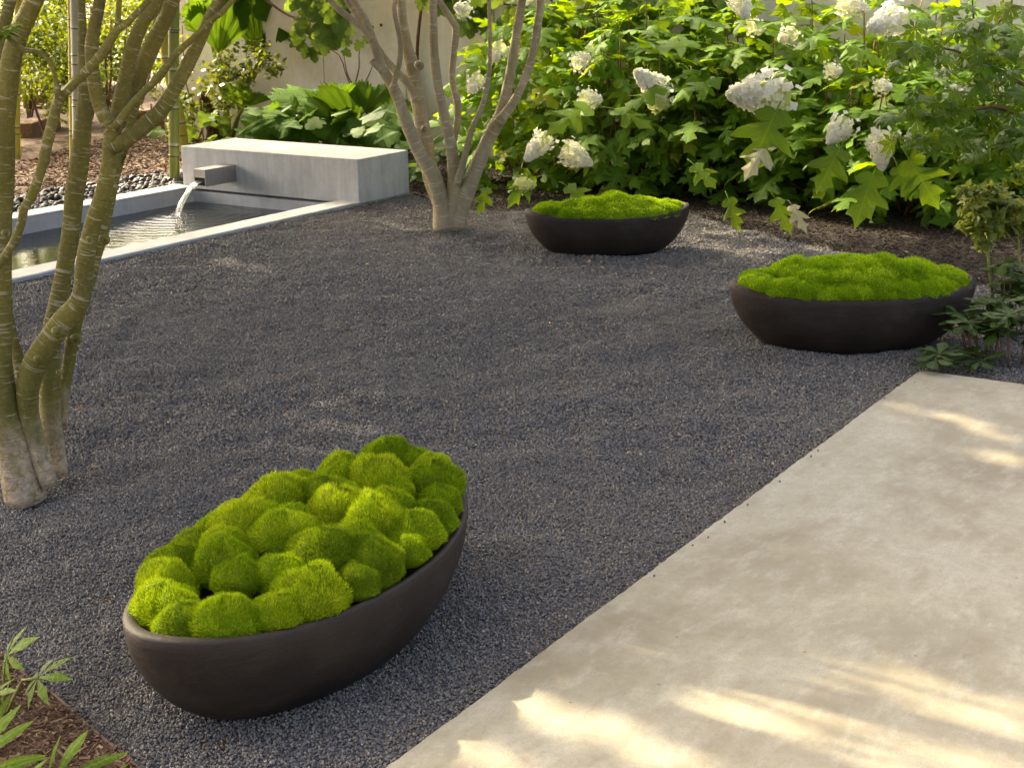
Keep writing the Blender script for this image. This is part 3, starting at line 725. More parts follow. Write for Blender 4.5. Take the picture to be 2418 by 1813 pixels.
C_br = [
 ([(882, 100, 9), (860, 72, 8.5), (837, 51, 8), (802, 25, 8), (780, 0, 7)], 8.38, 1.0),
 ([(926, 212, 9), (931, 196, 7), (942, 152, 7), (946, 111, 6.5), (938, 63, 6), (930, 20, 6), (936, -5, 6)], 8.36, .8),
 ([(984, 240, 12), (972, 213, 10), (955, 188, 10), (916, 148, 9), (895, 120, 8.5), (870, 75, 8), (845, 38, 8), (820, 0, 8)], 8.6, 1.0),
 ([(1072, 430, 10), (1064, 380, 9), (1074, 320, 9), (1080, 285, 10), (1080, 240, 10), (1068, 190, 8.5), (1071, 127, 9), (1077, 66, 10), (1062, 41, 9), (1042, 10, 8), (1034, 0, 8)], 8.72, 1.0),
 ([(1078, 440, 10), (1092, 390, 9.5), (1113, 310, 7.5), (1138, 253, 7), (1152, 196, 6), (1157, 127, 5.5), (1155, 0, 5)], 8.4, 1.0),
 ([(1172, 296, 15), (1201, 258, 12.5), (1227, 215, 11), (1252, 152, 10.5), (1265, 89, 11), (1274, 32, 9.5), (1277, 0, 9)], 8.36, 1.2),
 ([(905, 172, 8), (888, 155, 8), (877, 143, 8)], 8.36, 0),
]
ct, c_ends = tree('maple_tree', 'pale taupe multi-stemmed tree in the gravel behind the pool, before the wall', CB, C_st, C_br, M['bark_c'], 14, knots=((1002, 304, 8.5, 6), (990, 155, 8.55, 8)))

# ------------------------------------------------------------------ leaves
def place(p, tip, nrm, size, roll=0.0):
    x = tip.normalized(); z = nrm - x * nrm.dot(x)
    if z.length < 1e-4: z = x.orthogonal()
    z.normalize(); y = z.cross(x)
    if isinstance(size, (int, float)): size = (size, size, size)
    return Matrix(((x.x * size[0], y.x * size[1], z.x * size[2], p.x), (x.y * size[0], y.y * size[1], z.y * size[2], p.y), (x.z * size[0], y.z * size[1], z.z * size[2], p.z), (0, 0, 0, 1)))
def blade(half, mid, droop, fold, rip, seed, stalk=.3, cup=0.0):
    """leaf from a half outline [(x, y)...] and midrib xs; length 1 along +X"""
    g = random.Random(seed); V = []; F = []
    def zf(x, y): return -droop * x * x - fold * abs(y) + cup * y * y + rip * math.sin(9 * x + 7 * y + seed) * (abs(y) + .15)
    nm = len(mid)
    for x in mid: V.append((x, 0, zf(x, 0)))
    for sgn in (1, -1):
        jig = [(x + g.uniform(-.02, .02), y * (1 + g.uniform(-.08, .08))) for x, y in half]
        b = len(V); V += [(x, sgn * y, zf(x, y)) for x, y in jig]
        i = j = 0
        while i < nm - 1 or j < len(half) - 1:
            if j == len(half) - 1 or (i < nm - 1 and mid[i + 1] <= jig[j + 1][0] + .0): t = (i, i + 1, b + j); i += 1
            else: t = (i, b + j + 1, b + j); j += 1
            F.append(t if sgn < 0 else t[::-1])
    if stalk:
        b = len(V); w_ = .012
        V += [(0, -w_, 0), (0, w_, 0), (-stalk * .5, w_, -.01), (-stalk * .5, -w_, -.01), (-stalk, w_, -.06), (-stalk, -w_, -.06), (0, 0, -.02), (-stalk * .5, 0, -.03)]
        F += [(b, b + 1, b + 2, b + 3), (b + 3, b + 2, b + 4, b + 5), (b, b + 3, b + 7, b + 6), (b + 1, b + 6, b + 7, b + 2)]
    return V, F
OAK = [(.0, .03), (-.06, .12), (-.02, .22), (.10, .33), (.18, .24), (.24, .13), (.30, .26), (.40, .42), (.56, .50), (.52, .34), (.50, .20), (.55, .12), (.64, .20), (.78, .26), (.80, .16), (.90, .07), (1.0, .0)]
GRAPE = [(.0, .03), (-.12, .14), (-.14, .30), (.0, .42), (.12, .40), (.17, .33), (.28, .50), (.44, .50), (.52, .36), (.55, .27), (.68, .33), (.80, .24), (.92, .12), (1.0, .0)]
LANCE = [(.0, .02), (.15, .06), (.35, .095), (.55, .10), (.75, .07), (.9, .035), (1.0, 0)]
OBOV = [(.0, .02), (.2, .07), (.45, .15), (.65, .22), (.8, .22), (.9, .15), (.97, .07), (1.0, 0)]
MID = [0, .15, .3, .45, .6, .75, .9, 1.0]
def variants(name, half, mat, n, dr, fo, ri, stalk, cup=0.0):
    out = []
    for s in range(n):
        V, F = blade(half, MID, dr * (.5 + .35 * s), fo * (.4 + .4 * s), ri * (.6 + .25 * s), s + 3, stalk, cup); out.append(mesh_of(name, V, F, mat))
    return out
HYD = variants('hydrangea_leaf', OAK, M['hyd'], 5, .20, .16, .10, .35)
HYDP = variants('pale_leaf', OAK, M['hyd_pale'], 2, .2, .2, .1, .3)
VIN = variants('grape_leaf', GRAPE, M['vine'], 4, .14, .10, .10, .35)
PAC = variants('pachysandra_leaf', OBOV, M['pachy'], 3, .22, .15, .03, .1)
LIL = variants('lance_leaf', LANCE, M['lily'], 3, .22, .2, .02, 0)
def palmate(n, mat, wid, seed, drop=.12, spanang=2.3):
    V, F = [(0, 0, 0)], []; g = random.Random(seed)
    for k in range(n):
        a = -spanang + 2 * spanang * k / (n - 1); L = 1 - .42 * abs(a) / spanang; L *= g.uniform(.9, 1.08); w_ = wid * L
        ca, sa = math.cos(a), math.sin(a); b = len(V)
        for (x, y) in ((.28, .45), (.55, 1.0), (.8, .5), (1, 0), (.8, -.5), (.55, -1.0), (.28, -.45)):
            X, Y = x * L, y * w_; V.append((X * ca - Y * sa, X * sa + Y * ca, -drop * x * x * L + .05 * abs(y) * wid))
        F += [(0, b + 6, b), (b, b + 6, b + 5, b + 1), (b + 1, b + 5, b + 4, b + 2), (b + 2, b + 4, b + 3)]
    V2 = len(V); V += [(0, -.01, 0), (0, .01, 0), (-.4, .008, -.05), (-.4, -.008, -.05)]; F.append((V2, V2 + 1, V2 + 2, V2 + 3))
    return mesh_of('palmate_leaf', V, F, mat)
MAP = [palmate(7, M['maple'], .19, s, .15 + .08 * s) for s in range(3)]
PAL = [palmate(7, M['lily'], .15, s + 9, .3, 2.6) for s in range(2)]

# oakleaf hydrangea flower heads: cones of four-petalled florets
def panicle(seed, n=150, mat=None, fat=.36):
    g = random.Random(seed); V, F = [], []
    for i in range(n):
        t = ((i + .5) / n) ** .8; a = i * 2.399 + g.uniform(-.3, .3)
        r = fat * (1 - t) ** .75 * g.uniform(.70, 1.15) + .03
        p = Vector((t * 1.0, r * math.cos(a), r * math.sin(a)))
        nr = Vector((.35 + .5 * t, math.cos(a), math.sin(a))) + Vector((g.uniform(-.6, .6), g.uniform(-.6, .6), g.uniform(-.6, .6))); nr.normalize()
        x = nr.orthogonal().normalized(); y = nr.cross(x); s = g.uniform(.060, .092); rot = g.uniform(0, 6)
        for k in range(4):
            aa = rot + k * math.pi / 2; e = x * math.cos(aa) + y * math.sin(aa); f_ = nr.cross(e); b = len(V)
            V += [p, p + e * s * .55 + f_ * s * .5 + nr * .01, p + e * s * 1.1 + nr * .02 * g.uniform(-1, 1), p + e * s * .55 - f_ * s * .5 + nr * .01]
            F += [(b, b + 1, b + 2), (b, b + 2, b + 3)]
    b = len(V); K = 10
    for i in range(6):
        t = i / 5
        for k in range(K): V.append(Vector((t * .95, fat * .62 * (1 - t) ** .75 * math.cos(k * 6.283 / K), fat * .62 * (1 - t) ** .75 * math.sin(k * 6.283 / K))))
    for i in range(5):
        for k in range(K): F.append((b + i * K + k, b + i * K + (k + 1) % K, b + (i + 1) * K + (k + 1) % K, b + (i + 1) * K + k))
    b = len(V)
    V += [Vector((-.25, .012, 0)), Vector((-.25, -.012, .01)), Vector((-.25, 0, -.014)), Vector((.9, 0, 0))]; F += [(b, b + 1, b + 3), (b + 1, b + 2, b + 3), (b + 2, b, b + 3)]
    me = mesh_of('flower_panicle', V, F, mat or M['petal'], False); me.materials.append(M['petal_green'])
    for f_ in me.polygons:
        if len(f_.vertices) == 4: f_.material_index = 1
    return me
PAN = [panicle(1), panicle(2, 190, fat=.42), panicle(3, 95, fat=.46)]
PANG = [panicle(5, 95, M['petal_green'], .45)]

def rv(g, s=1.0): return Vector((g.gauss(0, s), g.gauss(0, s), g.gauss(0, s)))
HY = []
def hydrangea(c, r, h, n, label, seed, zlo=.05, smin=.14, smax=.245):
    g = random.Random(seed); t = empty('hydrangea_bush', c, label, 'shrub', 'oakleaf hydrangeas in the bed along the wall')
    for k in range(9):
        a = g.uniform(0, 6.28); rr = r * g.uniform(.3, .8); hh = h * g.uniform(.6, .95); b0 = c + Vector((g.uniform(-.1, .1), g.uniform(-.1, .1), -.02))
        e = c + Vector((rr * math.cos(a), rr * math.sin(a), hh)); mid_ = b0.lerp(e, .5) + Vector((rr * .2 * math.cos(a), rr * .2 * math.sin(a), -.03)) + rv(g, .04)
        mb = MB(); mb.tube([b0, mid_, e], [.010, .007, .004], 6, .08); child('stem', mb.mesh('stem', M['stem']), t)
    for k in range(n):
        a = g.uniform(0, 6.283); el = math.asin(g.uniform(-.75, 1)); f_ = g.uniform(.55, 1.0) ** .6
        dr = Vector((math.cos(a) * math.cos(el), math.sin(a) * math.cos(el), math.sin(el)))
        p = c + Vector((dr.x * r * f_, dr.y * r * f_, max(zlo, h * .42 + dr.z * h * .58 * f_)))
        up = max(0, dr.z)
        tip = Vector((math.cos(a), math.sin(a), 0)) * .9 + rv(g, .55); tip.z = g.uniform(-.75, .15) + .1 * up
        nr = Vector((0, 0, 1)) * (.75 + .4 * up) + Vector((dr.x, dr.y, 0)) * .45 + rv(g, .22)
        if UV(p)[0] > U_WALL - .06: continue
        s = g.uniform(smin, smax)
        child('leaf', HYD[g.randrange(5)], t, place(p, tip, nr, (s, s * g.uniform(.78, 1.02), s)))
    HY.append((t, c)); return t
hyd_specs = [
 ((1165, 455), 0.10, .55, 1.15, 230, 'leafy hydrangea bush directly behind the taupe multi-stemmed tree'),
 ((1400, 470), 0.15, .58, 1.10, 270, 'hydrangea bush with low white heads just behind the moss bowl by the centre tree'),
 ((1640, 475), 0.10, .60, 1.02, 270, 'hydrangea bush bearing a slanting white flower spike, between the two far bowls'),
 ((1880, 500), 0.15, .62, 1.00, 270, 'hydrangea bush with the widest cream flower head and drooping pale-tipped leaf'),
 ((2100, 530), 0.10, .60, .92, 260, 'hydrangea bush with two hanging white cones over large dark leaves'),
 ((2330, 560), 0.30, .60, .95, 220, 'hydrangea bush half hidden behind the fine-leaved maple'),
]
for i, (px, off, r, h, n, lab) in enumerate(hyd_specs):
    c = G(*px) + D1 * (off + .35); c.z = 0
    hydrangea(c, r, h, n, lab, 100 + i)
# taller bushes at the back against the wall
for i, (px, h, n, lab) in enumerate((((1300, 420), 1.36, 200, 'tall back hydrangea close to the wall under the hanging grapevine'), ((1540, 425), 1.40, 220, 'tall hydrangea against the wall with a yellow leaf among green ones'), ((1790, 425), 1.46, 220, 'tallest sunlit hydrangea against the wall, white heads at its top'), ((2060, 450), 1.42, 170, 'sparse tall hydrangea showing bare red stems before the wall'), ((2290, 450), 1.36, 160, 'tall hydrangea at the wall behind the small maple'))):
    c = G(*px); u, v = UV(c); u = min(max(u, 9.15), 9.35); c = XY(u, v); d = ray(px[0], 200); c = XY(9.25, UV(PU(px[0], 200, 9.25))[1])
    hydrangea(c, .58, h, n, lab, 200 + i, .35, .14, .24)
def nearest(p): return min(HY, key=lambda q: (q[1].xy - p.xy).length)[0]
# flower heads where the photograph shows them: pixel, tip pixel, length scale, depth from the bush front
heads = [((1290, 325), (1235, 385), 0, 8.75), ((1335, 355), (1405, 392), 1, 8.70), ((1565, 225), (1492, 160), 0, 8.75), ((1378, 232), (1440, 238), 2, 8.8), ((1850, 222), (1702, 222), 1, 8.35),
         ((1995, 290), (1950, 345), 1, 8.1), ((2078, 318), (2084, 410), 1, 7.9), ((1740, -15), (1768, 52), 1, 9.0), ((1225, 436), (1268, 438), 3, 8.9), ((1130, 185), (1100, 232), 2, 9.3),
         ((1362, 150), (1405, 125), 2, 9.3), ((1870, 80), (1828, 100), 2, 9.0), ((1985, 5), (2060, 25), 1, 8.9), ((2125, 40), (2040, 70), 1, 8.6), ((2110, 30), (2145, 40), 2, 8.7), ((1960, 165), (1998, 172), 2, 8.7),
         ((2075, 203), (2118, 208), 2, 8.4), ((2225, 168), (2250, 176), 2, 8.2), ((2245, 215), (2285, 222), 2, 8.2), ((1540, 245), (1585, 250), 3, 8.7), ((1775, 62), (1822, 68), 2, 9.1), ((1100, 25), (1065, 10), 2, 9.6), ((1180, 110), (1160, 160), 2, 9.3), ((2350, 195), (2400, 230), 2, 7.9)]
for i, (a_, b_, k, Y) in enumerate(heads):
    p, q = W(*a_, Y + .05), W(*b_, Y - .08); L = (q - p).length; me = PANG[0] if k == 3 else PAN[k]
    s = max(L * (.70 if k == 2 else .88), .075); fat = (1.25 if k == 2 else 1.0)
    child('flower_panicle', me, nearest(p), place(p, q - p, Vector((0, 0, 1)), (s, s * fat, s * fat)))
# large individual leaves that stand out
big_l = [((1833, 262), (1768, 402), .0, 8.2, 1.2, 0), ((1815, 330), (1757, 415), .1, 8.15, .9, 1), ((1983, 352), (1932, 446), 0, 7.95, 1.15, 0), ((2062, 412), (2020, 520), 0, 7.8, 1.2, 0), ((2148, 378), (2212, 482), 0, 7.75, 1.2, 0), ((2120, 395), (2150, 470), 0, 7.85, 1.0, 0),
         ((1452, 258), (1545, 290), .5, 8.55, 1.1, 0), ((1388, 250), (1288, 300), .4, 8.6, 1.1, 0), ((1560, 205), (1470, 238), .6, 8.6, 1.0, 0), ((1690, 185), (1590, 200), .7, 8.6, 1.0, 0), ((1640, 100), (1530, 112), .8, 8.8, 1.1, 0), ((1600, 40), (1720, 45), .8, 8.9, 1.1, 0),
         ((1760, 45), (1880, 60), .8, 8.8, 1.1, 0), ((1900, 40), (1800, 30), .8, 8.8, 1.0, 0), ((2010, 110), (2085, 130), .5, 8.5, 1.0, 0), ((1640, 390), (1690, 440), .2, 8.5, 1.0, 0), ((1830, 470), (1870, 545), .2, 8.15, .9, 0), ((1870, 485), (1905, 540), .3, 8.1, .8, 1), ((1720, 470), (1745, 535), .1, 8.3, .9, 0), ((1255, 415), (1200, 470), .2, 8.9, .9, 0), ((1340, 440), (1400, 480), .2, 8.75, .9, 0), ((1150, 445), (1130, 500), .3, 9.0, .8, 0), ((1580, 130), (1500, 60), .8, 8.8, .9, 0), ((1475, 75), (1540, 55), .6, 8.9, .8, 0)]
g0 = random.Random(5)
for i, (a_, b_, up, Y, s, k) in enumerate(big_l):
    p, q = W(*a_, Y + .04), W(*b_, Y - .10); L = (q - p).length
    nr = (CO - p).normalized() * (1 - up) + Vector((0, 0, 1)) * (.35 + up) + rv(g0, .12)
    o = child('leaf', (HYDP[i % 2] if k else HYD[i % 5]), nearest(p), place(p, q - p, nr, (L * 1.02, L * s * .80, L)))
    if k: o['label'] = 'pale cream leaf'  # leaf in the paler cream-tan material

# ------------------------------------------------------------------ gunnera and other plants behind the fountain
def fan_leaf(seed, spread, cup, nr_=7, na=81):
    g = random.Random(seed); V, F = [(0, 0, 0)], []; lw = 2.35
    jit = [g.uniform(-.05, .05) for k in range(na)]
    for i in range(1, nr_ + 1):
        q = i / nr_
        for k in range(na):
            th = -spread + 2 * spread * k / (na - 1); ph = abs(math.sin(th * lw + seed))        # 0 in a sinus, 1 at a lobe tip
            lob = 1 - .26 * (1 - ph) ** 1.3 * q; ser = 1 + ((.045 if k % 2 else -.035) + jit[k]) * q ** 4
            r = q * lob * ser
            z = cup * r * r * (.6 + .4 * math.cos(th * 1.5)) + .07 * (ph - .5) * r + .02 * math.sin(th * 17 + seed) * r * q + g.uniform(-.006, .006) - .10 * q ** 6
            V.append((r * math.cos(th), r * math.sin(th), z))
    for k in range(na - 1):
        F.append((0, 1 + k, 2 + k))
        for i in range(nr_ - 1):
            a = 1 + i * na + k; F.append((a, a + na, a + na + 1, a + 1))
    return mesh_of('fan_leaf', V, F, M['gun'])
FAN = [fan_leaf(1, 1.05, .25), fan_leaf(2, 1.9, .18), fan_leaf(3, 2.6, .12), fan_leaf(4, 1.4, -.25)]
def stalk(parent, pts, r0, r1, mat='gstem', name='stalk'):
    mb = MB(); n = len(pts); mb.tube(pts, [r0 + (r1 - r0) * i / (n - 1) for i in range(n)], 8, .05); return child(name, mb.mesh(name, M[mat]), parent)
AW = Vector((0, 1, 0)); TC = Vector((0, -1, .35)); UPV = Vector((0, 0, 1))
def gun(root, base, att, tip, Y, k, mode, wf=1.0, dY=0.0, stem=True):
    p, q = W(*att, Y), W(*tip, Y + dY); L = (q - p).length
    nr = {'away': Vector((0, .8, .5)), 'cam': Vector((0, -.8, .6)), 'up': Vector((0, -.25, 1))}[mode]
    child('leaf', FAN[k], root, place(p, q - p, nr, (L, L * wf, L)))
    if stem:
        m_ = base.lerp(p, .5) + Vector((0, 0, .05)); stalk(root, [base, m_, p], .022, .014)
gb = G(545, 338); gb.z = 0
gun1 = empty('gunnera_plant', gb, 'tall gunnera with huge upright toothed leaves between the fountain block and wall', 'plant')
Yg = gb.y
gun(gun1, gb, (517, 128), (522, -30), Yg - .2, 0, 'away', .66)
gun(gun1, gb, (498, 92), (438, 5), Yg, 0, 'away', .55)
gun(gun1, gb, (613, 136), (596, -50), Yg - .1, 0, 'cam', .42, .1)
for at_, ti_ in (((470, 30), (450, -10)), ((560, 40), (590, 10)), ((660, 55), (715, 40)), ((640, 20), (600, -15)), ((545, 10), (520, -30))): gun(gun1, gb, at_, ti_, Yg - .15, 1, 'cam', .9, 0, False)
gun(gun1, gb, (573, 258), (578, 195), Yg - .5, 0, 'cam', 1.2)
g2b = G(760, 350); g2b.z = 0
g2b = XY(8.75, UV(PU(760, 300, 8.75))[1])
gun2 = empty('gunnera_plant', g2b, 'low spreading gunnera with arching toothed leaves just behind the fountain block', 'plant')
Yh = g2b.y
for att, tip, k, mode, wf, dY in (((835, 284), (715, 232), 1, 'away', .52, .2), ((770, 240), (650, 235), 1, 'up', .9, .3), ((860, 262), (920, 205), 1, 'cam', .9, .1), ((700, 275), (560, 272), 3, 'up', .6, -.1), ((640, 300), (600, 335), 1, 'cam', 1.0, -.2), ((800, 290), (735, 320), 1, 'cam', 1.1, -.2),
                              ((900, 300), (960, 320), 2, 'cam', .9, -.2), ((720, 300), (700, 335), 2, 'cam', 1.2, -.2), ((880, 310), (850, 345), 2, 'cam', 1.2, -.2), ((945, 290), (1000, 260), 1, 'cam', .9, 0), ((660, 320), (640, 345), 2, 'cam', 1.4, -.1), ((930, 330), (950, 372), 2, 'cam', .9, -.1), ((790, 262), (850, 215), 1, 'away', .9, .1)):
    gun(gun2, g2b, att, tip, Yh - .1 + (.25 if att[1] < 270 else -.12), k, mode, wf, dY)
for k in range(16):
    x = rng.uniform(560, 960); y = rng.uniform(265, 325); gun(gun2, g2b, (x, y), (x + rng.uniform(-70, 70), y + rng.uniform(-35, 30)), Yh - .05 + rng.uniform(-.2, .2), rng.choice((1, 2)), rng.choice(('cam', 'up')), rng.uniform(.7, 1.0), -.08, k % 3 == 0)
# mixed broad-leaved plant filling behind the block
fb = XY(8.55, UV(PU(930, 320, 8.55))[1]); g1 = random.Random(11)
fill = empty('broadleaf_plant', fb, 'bushy lobed-leaf plant filling the gap behind the right end of the fountain block', 'plant')
for k in range(60):
    v_ = UV(fb)[1] + g1.uniform(-1.35, .55); p = XY(g1.uniform(8.3, 8.8), v_, g1.uniform(.05, .5))
    s = g1.uniform(.12, .22); child('leaf', VIN[k % 4], fill, place(p, Vector((g1.uniform(-1, 1), -.8, g1.uniform(-.4, .3))), Vector((g1.uniform(-.4, .4), -.5, .9)), s))
# thin twiggy sapling before the wall
tb = XY(9.5, UV(PU(830, 250, 9.5))[1]); sap = empty('twiggy_sapling', tb, 'thin bare-stemmed sapling with a few yellowing leaves against the wall', 'plant')
for pts in ([(838, 290), (832, 220), (815, 170), (800, 130), (757, 110)], [(845, 290), (838, 215), (820, 175), (812, 130)], [(840, 290), (838, 210), (848, 160), (850, 115), (880, 60)], [(842, 230), (870, 180), (885, 140)]):
    stalk(sap, [PU(x, y, 9.5) for x, y in pts], .007, .003, 'twig', 'twig')
for k, (x, y) in enumerate(((750, 108), (770, 112), (812, 118), (825, 95), (850, 100), (862, 85), (835, 70), (875, 60))):
    child('leaf', VIN[k % 4], sap, place(PU(x, y, 9.47), Vector((g1.uniform(-1, 1), -.3, -.5)), Vector((.2, -.8, .5)), .085))

# grapevine hanging over the wall
vb = XY(9.76, UV(PU(1000, 100, 9.76))[1], 0); vine = empty('grapevine', vb, 'grapevine with rounded lobed leaves trailing over the top of the concrete wall', 'vine')
g2 = random.Random(21)
def vleaf(px, py, u, s): 
    p = PU(px, py, u); child('leaf', VIN[g2.randrange(4)], vine, place(p, Vector((g2.gauss(0, .5), -.25, -.8 + g2.gauss(0, .35))), Vector((g2.gauss(0, .35), -.9, .5 + g2.gauss(0, .25))), s))
for k in range(70): 
    x = g2.uniform(690, 812); lim = 120 - abs(x - 735) * .9; vleaf(x, g2.uniform(-60, max(5, lim)), g2.uniform(9.55, 9.72), g2.uniform(.10, .17))
for k in range(170):
    x = g2.uniform(1090, 1720); lim = 150 - abs(x - 1420) * .28; vleaf(x, g2.uniform(-60, lim), g2.uniform(9.5, 9.72), g2.uniform(.10, .18))
for k in range(24): vleaf(g2.uniform(990, 1090), g2.uniform(-60, 12), g2.uniform(9.6, 9.72), g2.uniform(.09, .15))
for pts in ([(600, -20), (690, 40), (760, 30), (820, -20)], [(1000, -30), (1250, 20), (1450, 40), (1700, -10)]): stalk(vine, [PU(x, y, 9.72) for x, y in pts], .012, .006, 'twig', 'cane')
stalk(vine, [vb + Vector((0, 0, -.02)), PU(985, 150, 9.77), PU(1000, -30, 9.72)], .016, .012, 'twig', 'cane')

# ------------------------------------------------------------------ clouds of small leaves
def leaf_cloud(blobs, n, size, mat, name, seed, flat=1.0, keep=None, density=.5):
    """n small pointed leaves gathered in clumps inside the given ellipsoids (centre, radii)"""
    g = np.random.default_rng(seed); vol = np.array([r[0] * r[1] * r[2] for _, r in blobs]); ids = g.choice(len(blobs), n, p=vol / vol.sum())
    C = np.array([tuple(c) for c, _ in blobs])[ids]; Rr = np.array([r for _, r in blobs])[ids]
    d = g.normal(size=(n, 3)); d /= np.linalg.norm(d, axis=1)[:, None]; P = C + d * Rr * (g.random(n) ** .42)[:, None]
    if keep is not None: P = P[keep(P)]
    n = len(P)
    t = g.normal(size=(n, 3)); t[:, 2] = t[:, 2] * .6 - .25; t /= np.linalg.norm(t, axis=1)[:, None]
    up = g.normal(size=(n, 3)) * .55 + np.array([0, 0, flat]); s_ = np.cross(up, t); s_ /= np.linalg.norm(s_, axis=1)[:, None] + 1e-9
    L = (size * g.uniform(.65, 1.25, n))[:, None]; nn = np.cross(t, s_)
    V = np.stack([P, P + t * L * .45 + s_ * L * .30 - nn * L * .04, P + t * L - nn * L * .12, P + t * L * .45 - s_ * L * .30 - nn * L * .04], 1).reshape(-1, 3)
    b = np.arange(n)[:, None] * 4; F = np.concatenate([b + np.array([0, 1, 2]), b + np.array([0, 2, 3])], 0)
    me = bpy.data.meshes.new(name); me.from_pydata(V.tolist(), [], F.tolist()); me.materials.append(mat); return me
def clumps(c, r, n, cr, seed):
    g = random.Random(seed); out = []
    for k in range(n):
        d = rv(g).normalized(); f_ = g.random() ** .4
        q = g.uniform(.7, 1.3) * cr; out.append((Vector((c[0] + d.x * r[0] * f_, c[1] + d.y * r[1] * f_, max(.08, c[2] + d.z * r[2] * f_))), (q, q, q * .75)))
    return out
def shrub(base, r, h, n, size, mat, label, seed, nc=26, cr=.16, name='evergreen_shrub', group=None):
    t = empty(name, base, label, 'shrub', group); g = random.Random(seed)
    for k in range(5):
        a = g.uniform(0, 6.28); e = base + Vector((r * .6 * math.cos(a), r * .6 * math.sin(a), h * .7)); stalk(t, [base, base.lerp(e, .5) + rv(g, .03), e], .014, .006, 'twig', 'stem')
    child('foliage', leaf_cloud(clumps((base.x, base.y, h * .52), (r, r, h * .5), nc, cr, seed), n, size, mat, 'foliage', seed), t)
    return t
gs = lambda x, y: Vector((G(x, y).x, G(x, y).y, 0))
shrub(gs(110, 330), .62, 1.5, 3600, .058, M['box'], 'sunlit small-leaved shrub in the mulch behind the left stems', 1, 40)
shrub(gs(-60, 350), .6, 1.45, 2600, .058, M['box'], 'small-leaved shrub at the pool end beside the mulch, its lower twigs bare', 2, 36)
shrub(gs(215, 285), .75, 1.6, 3200, .060, M['box'], 'taller small-leaved shrub further back across the mulch', 3, 40)
shrub(gs(330, 262), .7, 1.5, 2400, .060, M['box'], 'thin airy shrub on the mulch near the wall end, behind the bamboo', 4, 26)
shrub(gs(20, 255), 1.0, 1.7, 3600, .070, M['box'], 'broad shrub far behind the timber steps', 6, 44)
shrub(gs(140, 215), 1.6, 1.9, 4200, .085, M['box'], 'far hedge-like shrub beyond the timber steps', 7, 50, .26)
shrub(gs(345, 212), 1.5, 1.9, 3600, .085, M['box'], 'far loose shrub beyond the end of the wall', 8, 46, .26)
shrub(gs(70, 300), .7, 1.6, 3600, .062, M['ivy'], 'dark green shrub between the timber sleepers and the grey bamboo', 14, 44)
shrub(gs(250, 300), .55, 1.5, 2200, .060, M['ivy'], 'dark upright shrub behind the forked green stems', 15, 30)
shrub(gs(-120, 290), .8, 1.6, 3000, .065, M['ivy'], 'dark shrub at the far left end of the mulch', 16, 40)
# creeper on the wall end
cb = XY(9.7, UV(PU(560, 250, 9.7))[1]); crp = empty('wall_creeper', cb, 'dark small-leaved creeper climbing the left end of the wall', 'vine')
bl = []
g3 = random.Random(8)
for k in range(46):
    t_ = k / 45; x = 430 + 200 * t_ + g3.uniform(-45, 45); y = 300 - 165 * t_ ** .8 + g3.uniform(-45, 45); bl.append((PU(x, y, g3.uniform(9.3, 9.7)), (.11, .11, .09)))
for k in range(16): bl.append((PU(g3.uniform(420, 445), g3.uniform(30, 300), 9.6), (.08, .08, .08)))
child('foliage', leaf_cloud(bl, 1300, .062, M['ivy'], 'foliage', 9), crp)
for pts in ([(470, 325), (500, 260), (560, 200), (630, 150)], [(480, 325), (470, 270), (440, 200), (430, 60)]): stalk(crp, [PU(x, y, 9.72) for x, y in pts], .009, .004, 'twig', 'stem')
# light-leaved seedlings at the wall foot
for i, (px, py, lab) in enumerate(((395, 330, 'pale green seedling beside the bamboo foot'), (480, 345, 'pale yellow-green seedling at the foot of the old brown stump'))):
    b0 = gs(px, py + 5); t = empty('seedling', b0, lab, 'plant')
    for k in range(16):
        p = b0 + Vector((g3.uniform(-.25, .25), g3.uniform(-.15, .15), g3.uniform(.05, .42))); child('leaf', VIN[k % 4], t, place(p, rv(g3, .7) + Vector((0, -.6, 0)), Vector((0, -.5, .9)) + rv(g3, .2), g3.uniform(.09, .16)))
    stalk(t, [b0, b0 + Vector((.02, 0, .4))], .006, .004)
